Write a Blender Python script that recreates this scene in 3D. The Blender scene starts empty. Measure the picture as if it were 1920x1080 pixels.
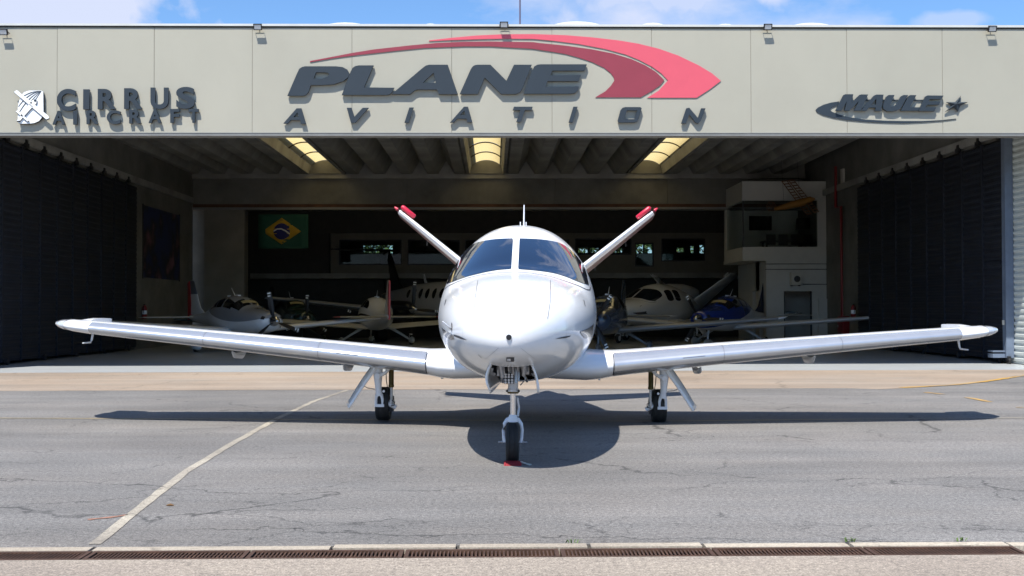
import bpy, bmesh, math, random
import numpy as np
from mathutils import Vector, Matrix, geometry
from mathutils.bvhtree import BVHTree
random.seed(7)
R = math.radians
S = bpy.context.scene
C = S.collection

# ------------------------------------------------------------------ camera, sky, sun, exposure
FPX, CAMH, VPX, VPY = 2150.0, 1.44, 925.0, 577.0
yaw = math.atan((960 - VPX) / FPX); pitch = math.atan((VPY - 540) / FPX)
cam_d = bpy.data.cameras.new('camera'); cam = bpy.data.objects.new('camera', cam_d); C.objects.link(cam)
cam_d.sensor_width = 36.0; cam_d.lens = 36.0 * FPX / 1920.0
cam_d.clip_start = 0.05; cam_d.clip_end = 3000
ROLL = R(-0.12)
CAMM = Matrix.Translation((0, 0, CAMH)) @ Matrix.Rotation(-yaw, 4, 'Z') @ Matrix.Rotation(R(90) + pitch, 4, 'X') @ Matrix.Rotation(ROLL, 4, 'Z')
cam.matrix_world = CAMM
S.camera = cam

SUN = Vector((-0.23, -0.50, 1.0)).normalized()          # towards the sun
sun_el = math.asin(SUN.z); sun_az = math.atan2(SUN.x, SUN.y)
W = bpy.data.worlds.new('World'); S.world = W; W.use_nodes = True
nt = W.node_tree; nt.nodes.clear()
def N(t, kind, **kw):
    n = t.nodes.new(kind)
    for k, v in kw.items(): setattr(n, k, v)
    return n
out = N(nt, 'ShaderNodeOutputWorld'); bg = N(nt, 'ShaderNodeBackground')
sky = N(nt, 'ShaderNodeTexSky', sky_type='NISHITA', sun_disc=False)
sky.sun_elevation = sun_el; sky.sun_rotation = sun_az
sky.air_density = 1.0; sky.dust_density = 0.15; sky.ozone_density = 3.0; sky.altitude = 700
tc = N(nt, 'ShaderNodeTexCoord')
mp = N(nt, 'ShaderNodeMapping'); mp.inputs['Scale'].default_value = (1, 1, 2.2); mp.inputs['Location'].default_value = (0.31, 0.05, 0.12)
nz = N(nt, 'ShaderNodeTexNoise'); nz.inputs['Scale'].default_value = 3.1; nz.inputs['Detail'].default_value = 9; nz.inputs['Roughness'].default_value = 0.56
rp = N(nt, 'ShaderNodeValToRGB'); rp.color_ramp.elements[0].position = 0.545; rp.color_ramp.elements[1].position = 0.70
nt.links.new(tc.outputs['Generated'], mp.inputs['Vector']); nt.links.new(mp.outputs[0], nz.inputs['Vector']); nt.links.new(nz.outputs['Fac'], rp.inputs['Fac'])
mask = rp.outputs['Color']
def ray(px, py):
    d = Vector(((px - 960) / FPX, -(py - 540) / FPX, -1.0))
    return (CAMM.to_3x3() @ d).normalized()
# two cumulus banks low over the roof, with edges broken by noise
nz2 = N(nt, 'ShaderNodeTexNoise'); nz2.inputs['Scale'].default_value = 22; nz2.inputs['Detail'].default_value = 6
nt.links.new(tc.outputs['Generated'], nz2.inputs['Vector'])
def vm(op, a, b):
    n = N(nt, 'ShaderNodeVectorMath', operation=op)
    nt.links.new(a, n.inputs[0])
    if isinstance(b, (tuple, Vector)): n.inputs[1].default_value = b
    else: nt.links.new(b, n.inputs[1])
    return n.outputs[0] if op != 'LENGTH' else n.outputs['Value']
def mth(op, a, b=None, t=None, clamp=False):
    t = t or nt
    n = N(t, 'ShaderNodeMath', operation=op); n.use_clamp = clamp
    for i, v in enumerate((a, b)):
        if v is None: continue
        if isinstance(v, (int, float)): n.inputs[i].default_value = v
        else: t.links.new(v, n.inputs[i])
    return n.outputs[0]
for (px, py, rx, rz, amt) in ((50, 8, 0.12, 0.040, .95), (1270, -25, 0.10, 0.028, 0.75), (1790, 38, 0.03, 0.008, 0.45)):
    d = ray(px, py)
    dv = vm('SUBTRACT', tc.outputs['Generated'], d)
    dv = vm('MULTIPLY', dv, Vector((1 / rx, 1 / rx, 1 / rz)))
    n = N(nt, 'ShaderNodeVectorMath', operation='LENGTH'); nt.links.new(dv, n.inputs[0])
    a = mth('MULTIPLY', mth('SUBTRACT', nz2.outputs['Fac'], 0.5), 2.4)
    v = mth('SUBTRACT', 1.15, mth('ADD', n.outputs['Value'], a))
    v = mth('MULTIPLY', mth('MULTIPLY', v, 2.2, clamp=True), amt)
    mask = mth('MAXIMUM', mask, v)
mx = N(nt, 'ShaderNodeMix', data_type='RGBA')
mask = mth('MULTIPLY', mask, 0.9)
nt.links.new(mask, mx.inputs['Factor'])
tint = N(nt, 'ShaderNodeMix', data_type='RGBA', blend_type='MULTIPLY'); tint.inputs['Factor'].default_value = 1.0
tint.inputs['B'].default_value = (0.78, 0.98, 1.15, 1)
nt.links.new(sky.outputs['Color'], tint.inputs['A'])
nt.links.new(tint.outputs['Result'], mx.inputs['A']); mx.inputs['B'].default_value = (4.7, 4.95, 6.0, 1)
nt.links.new(mx.outputs['Result'], bg.inputs['Color']); bg.inputs['Strength'].default_value = 0.112
nt.links.new(bg.outputs[0], out.inputs['Surface'])

sl = bpy.data.lights.new('sun', 'SUN'); sl.energy = 5.0; sl.angle = R(0.53); sl.color = (1.0, 0.965, 0.90)
so = bpy.data.objects.new('sun', sl); C.objects.link(so); so.rotation_euler = SUN.to_track_quat('Z', 'Y').to_euler()
S.view_settings.view_transform = 'Standard'; S.view_settings.look = 'None'
S.view_settings.exposure = 0.58; S.view_settings.gamma = 1.0
S.cycles.use_denoising = True
S.cycles.adaptive_threshold = 0.025
S.cycles.max_bounces = 7; S.cycles.diffuse_bounces = 3; S.cycles.glossy_bounces = 3; S.cycles.transparent_max_bounces = 12
S.cycles.sample_clamp_indirect = 6.0

# ------------------------------------------------------------------ helpers
def P(px, py, Y):                                        # photo pixel -> point on the plane y = Y
    d = ray(px, py); t = Y / d.y
    return Vector((0, 0, CAMH)) + d * t
def PX(px, py, X):                                       # photo pixel -> point on the plane x = X
    d = ray(px, py); t = X / d.x
    return Vector((0, 0, CAMH)) + d * t
def G(px, py, z=0.0):                                    # photo pixel -> point on the ground
    d = ray(px, py); t = (z - CAMH) / d.z
    return Vector((0, 0, CAMH)) + d * t

def mat(name, col, rough=0.5, metal=0.0, var=0.0, vscale=3.0, bump=0.0, bscale=40.0, coat=0.0, ior=None, stretch=None, spec=None):
    m = bpy.data.materials.new(name); m.use_nodes = True
    t = m.node_tree; b = t.nodes['Principled BSDF']
    b.inputs['Base Color'].default_value = (*col, 1); b.inputs['Roughness'].default_value = rough; b.inputs['Metallic'].default_value = metal
    if coat: b.inputs['Coat Weight'].default_value = coat; b.inputs['Coat Roughness'].default_value = 0.03
    if ior: b.inputs['IOR'].default_value = ior
    if spec is not None: b.inputs['Specular IOR Level'].default_value = spec
    if var or bump:
        tcn = N(t, 'ShaderNodeTexCoord'); mpn = N(t, 'ShaderNodeMapping'); t.links.new(tcn.outputs['Object'], mpn.inputs['Vector'])
        if stretch: mpn.inputs['Scale'].default_value = stretch
    if var:
        n = N(t, 'ShaderNodeTexNoise'); n.inputs['Scale'].default_value = vscale; n.inputs['Detail'].default_value = 8; n.inputs['Roughness'].default_value = 0.62
        t.links.new(mpn.outputs[0], n.inputs['Vector'])
        r = N(t, 'ShaderNodeValToRGB'); r.color_ramp.elements[0].position = 0.3; r.color_ramp.elements[1].position = 0.72
        r.color_ramp.elements[0].color = tuple(c * (1 - var) for c in col) + (1,); r.color_ramp.elements[1].color = tuple(min(1, c * (1 + var)) for c in col) + (1,)
        t.links.new(n.outputs['Fac'], r.inputs['Fac']); t.links.new(r.outputs['Color'], b.inputs['Base Color'])
    if bump:
        n2 = N(t, 'ShaderNodeTexNoise'); n2.inputs['Scale'].default_value = bscale; n2.inputs['Detail'].default_value = 4
        t.links.new(mpn.outputs[0], n2.inputs['Vector'])
        bp = N(t, 'ShaderNodeBump'); bp.inputs['Strength'].default_value = bump; bp.inputs['Distance'].default_value = 0.01
        t.links.new(n2.outputs['Fac'], bp.inputs['Height']); t.links.new(bp.outputs[0], b.inputs['Normal'])
    return m

def mesh_obj(name, verts, faces, m, parent=None, smooth=False, sharp=None):
    me = bpy.data.meshes.new(name); me.from_pydata([tuple(v) for v in verts], [], faces); me.update()
    o = bpy.data.objects.new(name, me); C.objects.link(o)
    if m: me.materials.append(m)
    if smooth:
        me.polygons.foreach_set('use_smooth', [True] * len(me.polygons))
        if sharp: me.set_sharp_from_angle(angle=R(sharp))
    if parent: o.parent = parent
    return o
class MB:
    def __init__(s): s.v = []; s.f = []
    def add(s, v, f):
        k = len(s.v); s.v += [Vector(p) for p in v]; s.f += [tuple(i + k for i in q) for q in f]; return s
    def box(s, lo, hi):
        x0, y0, z0 = lo; x1, y1, z1 = hi
        return s.add([(x0,y0,z0),(x1,y0,z0),(x1,y1,z0),(x0,y1,z0),(x0,y0,z1),(x1,y0,z1),(x1,y1,z1),(x0,y1,z1)],
                     [(3,2,1,0),(4,5,6,7),(0,1,5,4),(1,2,6,5),(2,3,7,6),(3,0,4,7)])
    def bar(s, a, b, w, h, up=(0, 0, 1)):                # a beam from a to b
        a, b = Vector(a), Vector(b); d = (b - a).normalized(); u = Vector(up)
        if abs(d.dot(u)) > 0.98: u = Vector((0, 1, 0))
        x = d.cross(u).normalized() * w / 2; y = x.cross(d).normalized() * h / 2
        return s.add([a-x-y, a+x-y, a+x+y, a-x+y, b-x-y, b+x-y, b+x+y, b-x+y], [(3,2,1,0),(4,5,6,7),(0,1,5,4),(1,2,6,5),(2,3,7,6),(3,0,4,7)])
    def tube(s, pts, r, n=10, cap=True):
        pts = [Vector(p) for p in pts]; rr = r if isinstance(r, (list, tuple)) else [r] * len(pts)
        rings = []; up = Vector((0.13, 0.31, 0.94))
        for i, p in enumerate(pts):
            d = (pts[min(i + 1, len(pts) - 1)] - pts[max(i - 1, 0)]).normalized()
            u = up if abs(d.dot(up)) < 0.95 else Vector((1, 0.1, 0)).normalized()
            x = d.cross(u).normalized(); y = x.cross(d).normalized()
            rings.append([p + (x * math.cos(2 * math.pi * k / n) + y * math.sin(2 * math.pi * k / n)) * rr[i] for k in range(n)])
        v = [q for rg in rings for q in rg]; f = []
        for i in range(len(pts) - 1):
            for k in range(n):
                f.append((i*n+k, i*n+(k+1)%n, (i+1)*n+(k+1)%n, (i+1)*n+k))
        if cap: f.append(tuple(reversed(range(n)))); f.append(tuple(range((len(pts)-1)*n, len(pts)*n)))
        return s.add(v, f)
    def lathe(s, prof, centre, axis='X', n=32):          # prof: (along, radius)
        c = Vector(centre); v = []; f = []
        for a, r in prof:
            for k in range(n):
                t = 2 * math.pi * k / n; p, q = r * math.cos(t), r * math.sin(t)
                v.append(c + (Vector((a, p, q)) if axis == 'X' else Vector((q, a, p)) if axis == 'Y' else Vector((p, q, a))))
        for i in range(len(prof) - 1):
            for k in range(n): f.append((i*n+k, (i+1)*n+k, (i+1)*n+(k+1)%n, i*n+(k+1)%n))
        f.append(tuple(range(n))); f.append(tuple(reversed(range((len(prof)-1)*n, len(prof)*n))))
        return s.add(v, f)
    def prism(s, loops, depth):                          # outer loop then holes, 3-D points on a plane
        loops = [[Vector(p) for p in l] for l in loops]; d = Vector(depth)
        tris = geometry.tessellate_polygon(loops)
        fl = [p for l in loops for p in l]; n = len(fl)
        f = [tuple(t) for t in tris] + [tuple(i + n for i in reversed(t)) for t in tris]
        k = 0
        for l in loops:
            m_ = len(l)
            for i in range(m_): f.append((k+i, k+(i+1)%m_, n+k+(i+1)%m_, n+k+i))
            k += m_
        return s.add(fl + [p + d for p in fl], f)
    def build(s, name, m, parent=None, smooth=False, sharp=None, fix=True):
        o = mesh_obj(name, s.v, s.f, m, parent)
        if fix:
            bm = bmesh.new(); bm.from_mesh(o.data); bmesh.ops.recalc_face_normals(bm, faces=bm.faces); bm.to_mesh(o.data); bm.free()
        if smooth:
            o.data.polygons.foreach_set('use_smooth', [True] * len(o.data.polygons))
            o.data.set_sharp_from_angle(angle=R(sharp or 40))
        return o
def tag(o, label, cat, group=None):
    o['label'] = label; o['category'] = cat
    if group: o['group'] = group
    return o
def thing(name, label, cat, loc=(0, 0, 0), rot=(0, 0, 0), group=None):
    o = bpy.data.objects.new(name, None); C.objects.link(o); o.empty_display_size = 0.2
    o.location = loc; o.rotation_euler = rot
    return tag(o, label, cat, group)
def struct(o): o['kind'] = 'structure'; return o
def copy_tree(o, parent=None):
    c = o.copy(); C.objects.link(c); c.parent = parent
    for ch in list(o.children): copy_tree(ch, c)
    return c
def box(name, lo, hi, m, parent=None): return MB().box(lo, hi).build(name, m, parent)

class Loft:                                              # body of revolution-like sections along y
    def __init__(s, st, n_exp=2.25):
        a = np.array(st, float); s.u = a[:, 0]; s.cols = a[:, 1:]; s.e = n_exp
        h = np.diff(s.u); d = np.diff(s.cols, axis=0) / h[:, None]; s.m = np.zeros_like(s.cols)   # monotone slopes
        for k in range(1, len(s.u) - 1):
            w1, w2 = 2*h[k] + h[k-1], h[k] + 2*h[k-1]
            for c in range(s.cols.shape[1]):
                if d[k-1, c] * d[k, c] > 0: s.m[k, c] = (w1 + w2) / (w1 / d[k-1, c] + w2 / d[k, c])
        s.m[0] = d[0]; s.m[-1] = d[-1]
    def par(s, u):
        k = int(np.clip(np.searchsorted(s.u, u) - 1, 0, len(s.u) - 2)); h = s.u[k+1] - s.u[k]; t = (u - s.u[k]) / h
        return ((1+2*t)*(1-t)**2*s.cols[k] + t*(1-t)**2*h*s.m[k] + t*t*(3-2*t)*s.cols[k+1] + t*t*(t-1)*h*s.m[k+1])
    def pt(s, u, th, off=0.0):
        w, zt, zb, zm = s.par(u); c, q = math.cos(th), math.sin(th)
        e = 2 / s.e
        x = (w + off) * math.copysign(abs(c) ** e, c); hz = (zt - zm if q > 0 else zm - zb) + off
        return Vector((x, u, zm + hz * math.copysign(abs(q) ** e, q)))
    def build(s, name, m, parent, nu=60, nt=48, skip=None, y0=0.0, us=None):
        us = us if us is not None else list(np.linspace(s.u[0], s.u[-1], nu)); v = []; f = []
        for u in us:
            for k in range(nt): p = s.pt(u, 2 * math.pi * k / nt); v.append((p.x, p.y + y0, p.z))
        for i in range(len(us) - 1):
            for k in range(nt):
                q = (i*nt+k, (i+1)*nt+k, (i+1)*nt+(k+1)%nt, i*nt+(k+1)%nt)
                if skip:
                    c = sum((Vector(v[j]) for j in q), Vector()) / 4
                    if skip(c): continue
                f.append(q)
        f.append(tuple(range(nt))); f.append(tuple(reversed(range((len(us)-1)*nt, len(us)*nt))))
        o = mesh_obj(name, v, f, m, parent, smooth=True)
        return o
    def patch(s, name, m, parent, u0, u1, t0, t1, off=0.006, nu=14, nt=12, y0=0.0, shape=None):
        v = []; f = []
        for i in range(nu + 1):
            for k in range(nt + 1):
                a, b = i / nu, k / nt
                if shape: uu, tt = shape(a, b)
                else: uu, tt = u0 + (u1-u0)*a, t0 + (t1-t0)*b
                p = s.pt(uu, tt, off); v.append((p.x, p.y + y0, p.z))
        for i in range(nu):
            for k in range(nt): f.append((i*(nt+1)+k, (i+1)*(nt+1)+k, (i+1)*(nt+1)+k+1, i*(nt+1)+k+1))
        return mesh_obj(name, v, f, m, parent, smooth=True)

def airfoil(n=22, t=0.15, camber=0.02):                  # closed loop, (chordwise 0..1, height)
    xs = [0.5 * (1 - math.cos(math.pi * i / n)) for i in range(n + 1)]
    def th(x): return 5 * t * (0.2969*math.sqrt(x) - 0.126*x - 0.3516*x*x + 0.2843*x**3 - 0.1036*x**4)
    def cb(x): return camber * 4 * x * (1 - x)
    up = [(x, cb(x) + th(x)) for x in xs]; lo = [(x, cb(x) - th(x)) for x in xs]
    return list(reversed(up)) + lo[1:-1]                 # TE -> LE over the top, LE -> TE below
def wing(secs, up=Vector((0, 0, 1)), camber=0.02, part=None, off=0.0, n=22):
    """secs: (centre LE point, chord, thickness ratio, twist deg); part: chord fraction kept from the LE"""
    v = []; f = []; cnt = None
    for le, ch, t, tw in secs:
        lp = airfoil(n, t, camber)
        if part: lp = [q for q in lp if q[0] <= part]
        cnt = len(lp); a = R(tw)
        for x, h in lp:
            hh = h + math.copysign(off / ch, h) if off else h
            xx = x - (off / ch if off else 0)
            yy = xx * ch; zz = hh * ch
            v.append(Vector(le) + Vector((0, 1, 0)) * (yy * math.cos(a) + zz * math.sin(a)) + up * (zz * math.cos(a) - yy * math.sin(a)))
    for i in range(len(secs) - 1):
        for k in range(cnt if not part else cnt - 1):
            f.append((i*cnt+k, i*cnt+(k+1)%cnt, (i+1)*cnt+(k+1)%cnt, (i+1)*cnt+k))
    if not part: f.append(tuple(range(cnt))); f.append(tuple(reversed(range((len(secs)-1)*cnt, len(secs)*cnt))))
    b = MB(); b.v = v; b.f = f
    return b

# ------------------------------------------------------------------ materials
M = {}
M['fascia'] = mat('cream_panel', (0.375, 0.357, 0.290), 0.55, var=0.045, vscale=0.9, bump=0.05, bscale=60, stretch=(0.7, 1, 0.5))
M['trim'] = mat('grey_trim', (0.21, 0.21, 0.20), 0.5, 0.1, var=0.1)
M['darkgap'] = mat('dark_gap', (0.05, 0.05, 0.045), 0.9)
M['seamcore'] = mat('panel_joint_sealant', (0.24, 0.225, 0.185), 0.8)
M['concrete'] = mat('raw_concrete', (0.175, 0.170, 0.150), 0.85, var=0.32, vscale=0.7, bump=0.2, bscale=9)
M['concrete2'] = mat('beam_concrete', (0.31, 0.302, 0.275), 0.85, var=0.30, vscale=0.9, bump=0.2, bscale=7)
M['whitewall'] = mat('white_plaster', (0.54, 0.53, 0.49), 0.7, var=0.05)
M['door'] = mat('navy_door', (0.012, 0.015, 0.024), 0.55, var=0.3, vscale=2)
M['post'] = mat('blue_grey_steel', (0.16, 0.20, 0.27), 0.4, 0.2, var=0.15)
M['letter'] = mat('slate_letter', (0.025, 0.036, 0.048), 0.55, var=0.06, vscale=2, spec=.35)
M['red_a'] = mat('light_red_sheet', (0.64, 0.092, 0.130), 0.45, var=0.03)
M['red_b'] = mat('dark_red_sheet', (0.26, 0.036, 0.055), 0.45, var=0.05)
M['black'] = mat('black_plastic', (0.012, 0.012, 0.013), 0.45)
M['lampglass'] = mat('lamp_glass', (0.55, 0.57, 0.58), 0.15)
M['white'] = mat('white_gloss_paint', (0.80, 0.81, 0.825), 0.12, coat=0.15, var=0.012, vscale=1.5)
M['tks'] = mat('porous_titanium', (0.60, 0.61, 0.63), 0.25, 0.68, var=0.05, vscale=4)
M['glass'] = mat('tinted_windscreen', (0.006, 0.012, 0.028), 0.02, ior=2.3, coat=0.6)
M['red'] = mat('red_paint', (0.50, 0.012, 0.04), 0.35, coat=0.2)
M['maroon'] = mat('maroon_paint', (0.11, 0.012, 0.016), 0.35, coat=0.1)
M['greystripe'] = mat('charcoal_stripe', (0.07, 0.07, 0.08), 0.25, coat=0.6)
M['seam'] = mat('panel_seam', (0.06, 0.06, 0.07), 0.7)
M['seam_soft'] = mat('pale_panel_seam', (0.42, 0.43, 0.46), 0.6)
M['rubber'] = mat('tyre_rubber', (0.014, 0.014, 0.014), 0.75, var=0.4, vscale=14, bump=0.15, bscale=60)
M['gearwhite'] = mat('gear_paint', (0.72, 0.74, 0.77), 0.3, var=0.06, vscale=12)
M['chrome'] = mat('chrome', (0.72, 0.74, 0.78), 0.12, 1.0)
M['alu'] = mat('aluminium', (0.45, 0.45, 0.46), 0.35, 0.9, var=0.15, vscale=20)
M['bronze'] = mat('bronze_strut', (0.10, 0.075, 0.025), 0.35, 0.7, var=0.2, vscale=15)
M['darkmetal'] = mat('dark_metal', (0.05, 0.05, 0.055), 0.5, 0.6, var=0.3, vscale=15)
M['led'] = mat('led_lens', (0.75, 0.76, 0.78), 0.1, coat=1)
M['chock'] = mat('red_chock', (0.26, 0.012, 0.02), 0.7, var=0.2, vscale=20)
M['violet'] = mat('violet_emblem', (0.50, 0.30, 0.60), 0.4)
M['rope'] = mat('pale_rope', (0.5, 0.48, 0.42), 0.9)

# --- ground materials
def ground_mat(name, base, grain, cracks=0.0, streak=0.2, tintc=None, stain=0.25, rough=0.85):
    m = bpy.data.materials.new(name); m.use_nodes = True; t = m.node_tree; b = t.nodes['Principled BSDF']; b.inputs['Roughness'].default_value = rough
    tcn = N(t, 'ShaderNodeTexCoord')
    def noise(scale, det=6, ro=0.6, st=None, loc=None):
        mp_ = N(t, 'ShaderNodeMapping'); t.links.new(tcn.outputs['Object'], mp_.inputs['Vector'])
        if st: mp_.inputs['Scale'].default_value = st
        if loc: mp_.inputs['Location'].default_value = loc
        n = N(t, 'ShaderNodeTexNoise'); n.inputs['Scale'].default_value = scale; n.inputs['Detail'].default_value = det; n.inputs['Roughness'].default_value = ro
        t.links.new(mp_.outputs[0], n.inputs['Vector']); return n
    def mr(src, a, b_, c, d):
        n = N(t, 'ShaderNodeMapRange'); t.links.new(src, n.inputs[0])
        for i, q in enumerate((a, b_, c, d)): n.inputs[i + 1].default_value = q
        return n.outputs[0]
    g1 = mr(noise(90, 3, 0.7).outputs['Fac'], 0.3, 0.7, 1 - grain, 1 + grain)
    g0 = mr(noise(30, 4, 0.75).outputs['Fac'], 0.3, 0.7, 1 - grain * 0.8, 1 + grain * 0.8)
    g2 = mr(noise(0.9, 6, 0.65, (0.16, 1.3, 1)).outputs['Fac'], 0.3, 0.7, 1 - streak, 1 + streak)
    g3 = mr(noise(0.22, 5, 0.6, loc=(3, 7, 0)).outputs['Fac'], 0.3, 0.7, 1 - stain, 1 + stain)
    f = mth('MULTIPLY', mth('MULTIPLY', g1, g0, t), mth('MULTIPLY', g2, g3, t), t)
    fc = f
    if cracks:
        dn = noise(1.7, 5, 0.6); add = N(t, 'ShaderNodeVectorMath', operation='MULTIPLY_ADD')
        t.links.new(dn.outputs['Color'], add.inputs[0]); add.inputs[1].default_value = (0.8, 0.8, 0); t.links.new(tcn.outputs['Object'], add.inputs[2])
        for sc, wd, th_, strg, st in ((0.30, 0.0055, 0.40, 0.62, (0.55, 1.7, 1)), (0.62, 0.008, 0.46, 0.5, (0.6, 1.6, 1)), (1.5, 0.014, 0.54, 0.5, (0.8, 1.3, 1))):
            mp_ = N(t, 'ShaderNodeMapping'); t.links.new(add.outputs[0], mp_.inputs['Vector']); mp_.inputs['Scale'].default_value = st
            vo = N(t, 'ShaderNodeTexVoronoi', feature='DISTANCE_TO_EDGE'); vo.inputs['Scale'].default_value = sc; t.links.new(mp_.outputs[0], vo.inputs['Vector'])
            line = mr(vo.outputs['Distance'], 0.0, wd, 1.0, 0.0)
            msk = mr(noise(0.5, 4, 0.6, loc=(sc * 40, 2, 0)).outputs['Fac'], th_, th_ + 0.07, 0.0, 1.0)
            fc = mth('MULTIPLY', fc, mth('SUBTRACT', 1.0, mth('MULTIPLY', mth('MULTIPLY', line, msk, t), strg * cracks, t), t), t)
    sc_ = N(t, 'ShaderNodeVectorMath', operation='SCALE'); t.links.new(fc, sc_.inputs['Scale'])
    if tintc:
        mx_ = N(t, 'ShaderNodeMix', data_type='RGBA'); t.links.new(mr(noise(0.6, 7, 0.7, (0.5, 1.2, 1), (9, 1, 0)).outputs['Fac'], 0.42, 0.66, 0, 1), mx_.inputs['Factor'])
        mx_.inputs['A'].default_value = (*base, 1); mx_.inputs['B'].default_value = (*tintc, 1); t.links.new(mx_.outputs['Result'], sc_.inputs[0])
    else: sc_.inputs[0].default_value = base
    t.links.new(sc_.outputs[0], b.inputs['Base Color'])
    bp = N(t, 'ShaderNodeBump'); bp.inputs['Strength'].default_value = 0.35; bp.inputs['Distance'].default_value = 0.006
    t.links.new(fc, bp.inputs['Height']); t.links.new(bp.outputs[0], b.inputs['Normal'])
    return m
M['asphalt'] = ground_mat('weathered_asphalt', (0.158, 0.150, 0.141), 0.62, 1.1, 0.20, (0.180, 0.165, 0.150), 0.22)
M['strip'] = ground_mat('beige_concrete', (0.28, 0.216, 0.160), 0.2, 0.6, 0.2, (0.262, 0.22, 0.178), 0.16)
M['near'] = ground_mat('pinkish_concrete', (0.235, 0.196, 0.160), 0.55, 0.3, 0.12, (0.31, 0.262, 0.21), 0.10)
M['kerb'] = ground_mat('cream_kerb_concrete', (0.40, 0.345, 0.27), 0.25, 0.6, 0.10, (0.33, 0.28, 0.22), 0.14)
M['patch'] = ground_mat('cream_joint_filler', (0.36, 0.32, 0.255), 0.35, 1.0, 0.12, (0.21, 0.185, 0.155), 0.3)
M['yellow'] = ground_mat('worn_yellow_paint', (0.42, 0.24, 0.045), 0.2, 0.3, 0.2, (0.22, 0.20, 0.17), 0.2)
M['yellow2'] = ground_mat('faded_yellow_paint', (0.26, 0.215, 0.14), 0.2, 0.3, 0.2, (0.205, 0.2, 0.19), 0.2)
M['field'] = mat('dry_field', (0.10, 0.11, 0.05), 0.9, var=0.3, vscale=0.05)
M['rust'] = mat('rusty_iron', (0.085, 0.045, 0.028), 0.7, 0.3, var=0.5, vscale=9)
M['floor'] = mat('grey_epoxy_floor', (0.47, 0.49, 0.50), 0.25, var=0.06, vscale=0.8, spec=0.5)

# ------------------------------------------------------------------ ground
Y_DR0, Y_DR1 = 6.64, 6.87                                # grate
Y_KERB = 6.99
YS0 = G(960, 730).y; YS1 = 26.0                          # beige strip
def sheet(name, pts, m, z=0.0, thick=0.25):
    o = MB().prism([[Vector((x, y, z)) for x, y in pts]], (0, 0, -thick)).build(name, m); return struct(o)
struct(mesh_obj('ground', [(-900, -900, -0.3), (900, -900, -0.3), (900, 900, -0.3), (-900, 900, -0.3)], [(0, 1, 2, 3)], M['field']))
sheet('concrete_apron', [(-45, -40), (45, -40), (45, Y_DR0), (-45, Y_DR0)], M['near'])
arc = [G(x, y) for x, y in ((1650, 730), (1720, 727), (1790, 722), (1850, 715), (1905, 705))]
xa = arc[-1].x
sheet('asphalt_apron', [(-45, Y_KERB), (45, Y_KERB), (45, YS1 - 1.2), (xa + 1, arc[-1].y + 0.3)] + [(p.x, p.y) for p in reversed(arc)] + [(arc[0].x - 0.5, YS0), (-45, YS0)], M['asphalt'])
sheet('concrete_strip', [(-45, YS0 + .015), (arc[0].x - 0.5, YS0 + .015)] + [(p.x, p.y + .015) for p in arc] + [(xa + 1, arc[-1].y + 0.315), (45, YS1 - 1.185), (45, YS1), (-45, YS1)], M['strip'], z=0.004)
sheet('hangar_floor', [(-14.5, YS1 + 0.05), (15.5, YS1 + 0.05), (15.5, 64), (-14.5, 64)], M['floor'], z=0.006)
box('threshold_joint', (-14.5, YS1 + 0.001, -0.3), (15.5, YS1 + 0.049, -0.03), M['darkgap'])
struct(bpy.data.objects['threshold_joint'])
for nm, (x0, x1) in {'side_yard': (-45, -14.52), 'side_yard_2': (15.52, 45)}.items():
    o = sheet('side_yard', [(x0, YS1 + .01), (x1, YS1 + .01), (x1, 64), (x0, 64)], M['strip'], z=-0.002)
def ribbon(name, pts, w, m, z, wob=0.0, seg=0.12):
    pts = [Vector((p.x, p.y, 0)) for p in pts]; dense = []
    for a, b in zip(pts, pts[1:]):
        n = max(1, int((b - a).length / seg))
        dense += [a.lerp(b, i / n) for i in range(n)]
    dense.append(pts[-1]); v = []; f = []
    for i, p in enumerate(dense):
        d = (dense[min(i + 1, len(dense) - 1)] - dense[max(i - 1, 0)]).normalized(); s = Vector((-d.y, d.x, 0))
        for sg in (-1, 1):
            q = p + s * sg * (w / 2 * (1 + random.uniform(-wob, wob))); v.append((q.x, q.y, z))
        if i: k = 2 * i; f.append((k - 2, k - 1, k + 1, k))
    return struct(mesh_obj(name, v, f, m))
ribbon('joint_filler_line', [G(*q) for q in ((177, 1021), (265, 951), (345, 887), (430, 835), (520, 785), (590, 752), (650, 732))], 0.082, M['patch'], 0.004, 0.16, 0.22)
ribbon('faded_taxi_line', [G(*q) for q in ((-60, 784), (600, 787), (1200, 790), (1990, 783))], 0.11, M['yellow2'], 0.004, 0.3)
ribbon('yellow_apron_line', [G(*q) for q in ((1690, 727.5), (1740, 725), (1790, 722), (1850, 715.5), (1905, 707), (1990, 694))], 0.13, M['yellow'], 0.009, 0.25)
for a, b in (((1811, 745), (1857, 754)), ((1735, 736), (1768, 739.5)), ((1905, 764), (1960, 766))):
    ribbon('yellow_dash', [G(*a), G(*b)], 0.10, M['yellow'], 0.006, 0.3)
ribbon('brick_scrape', [G(165, 975), G(205, 971), G(240, 966)], 0.035, mat('terracotta_scrape', (0.30, 0.15, 0.10), 0.9, var=0.3, vscale=9), 0.004, 0.5, 0.05)

M['recess_bed'] = mat('black_recess_bed', (0.012, 0.011, 0.010), 0.95)  # shade of the recess under the slots is put into this near-black colour
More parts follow.
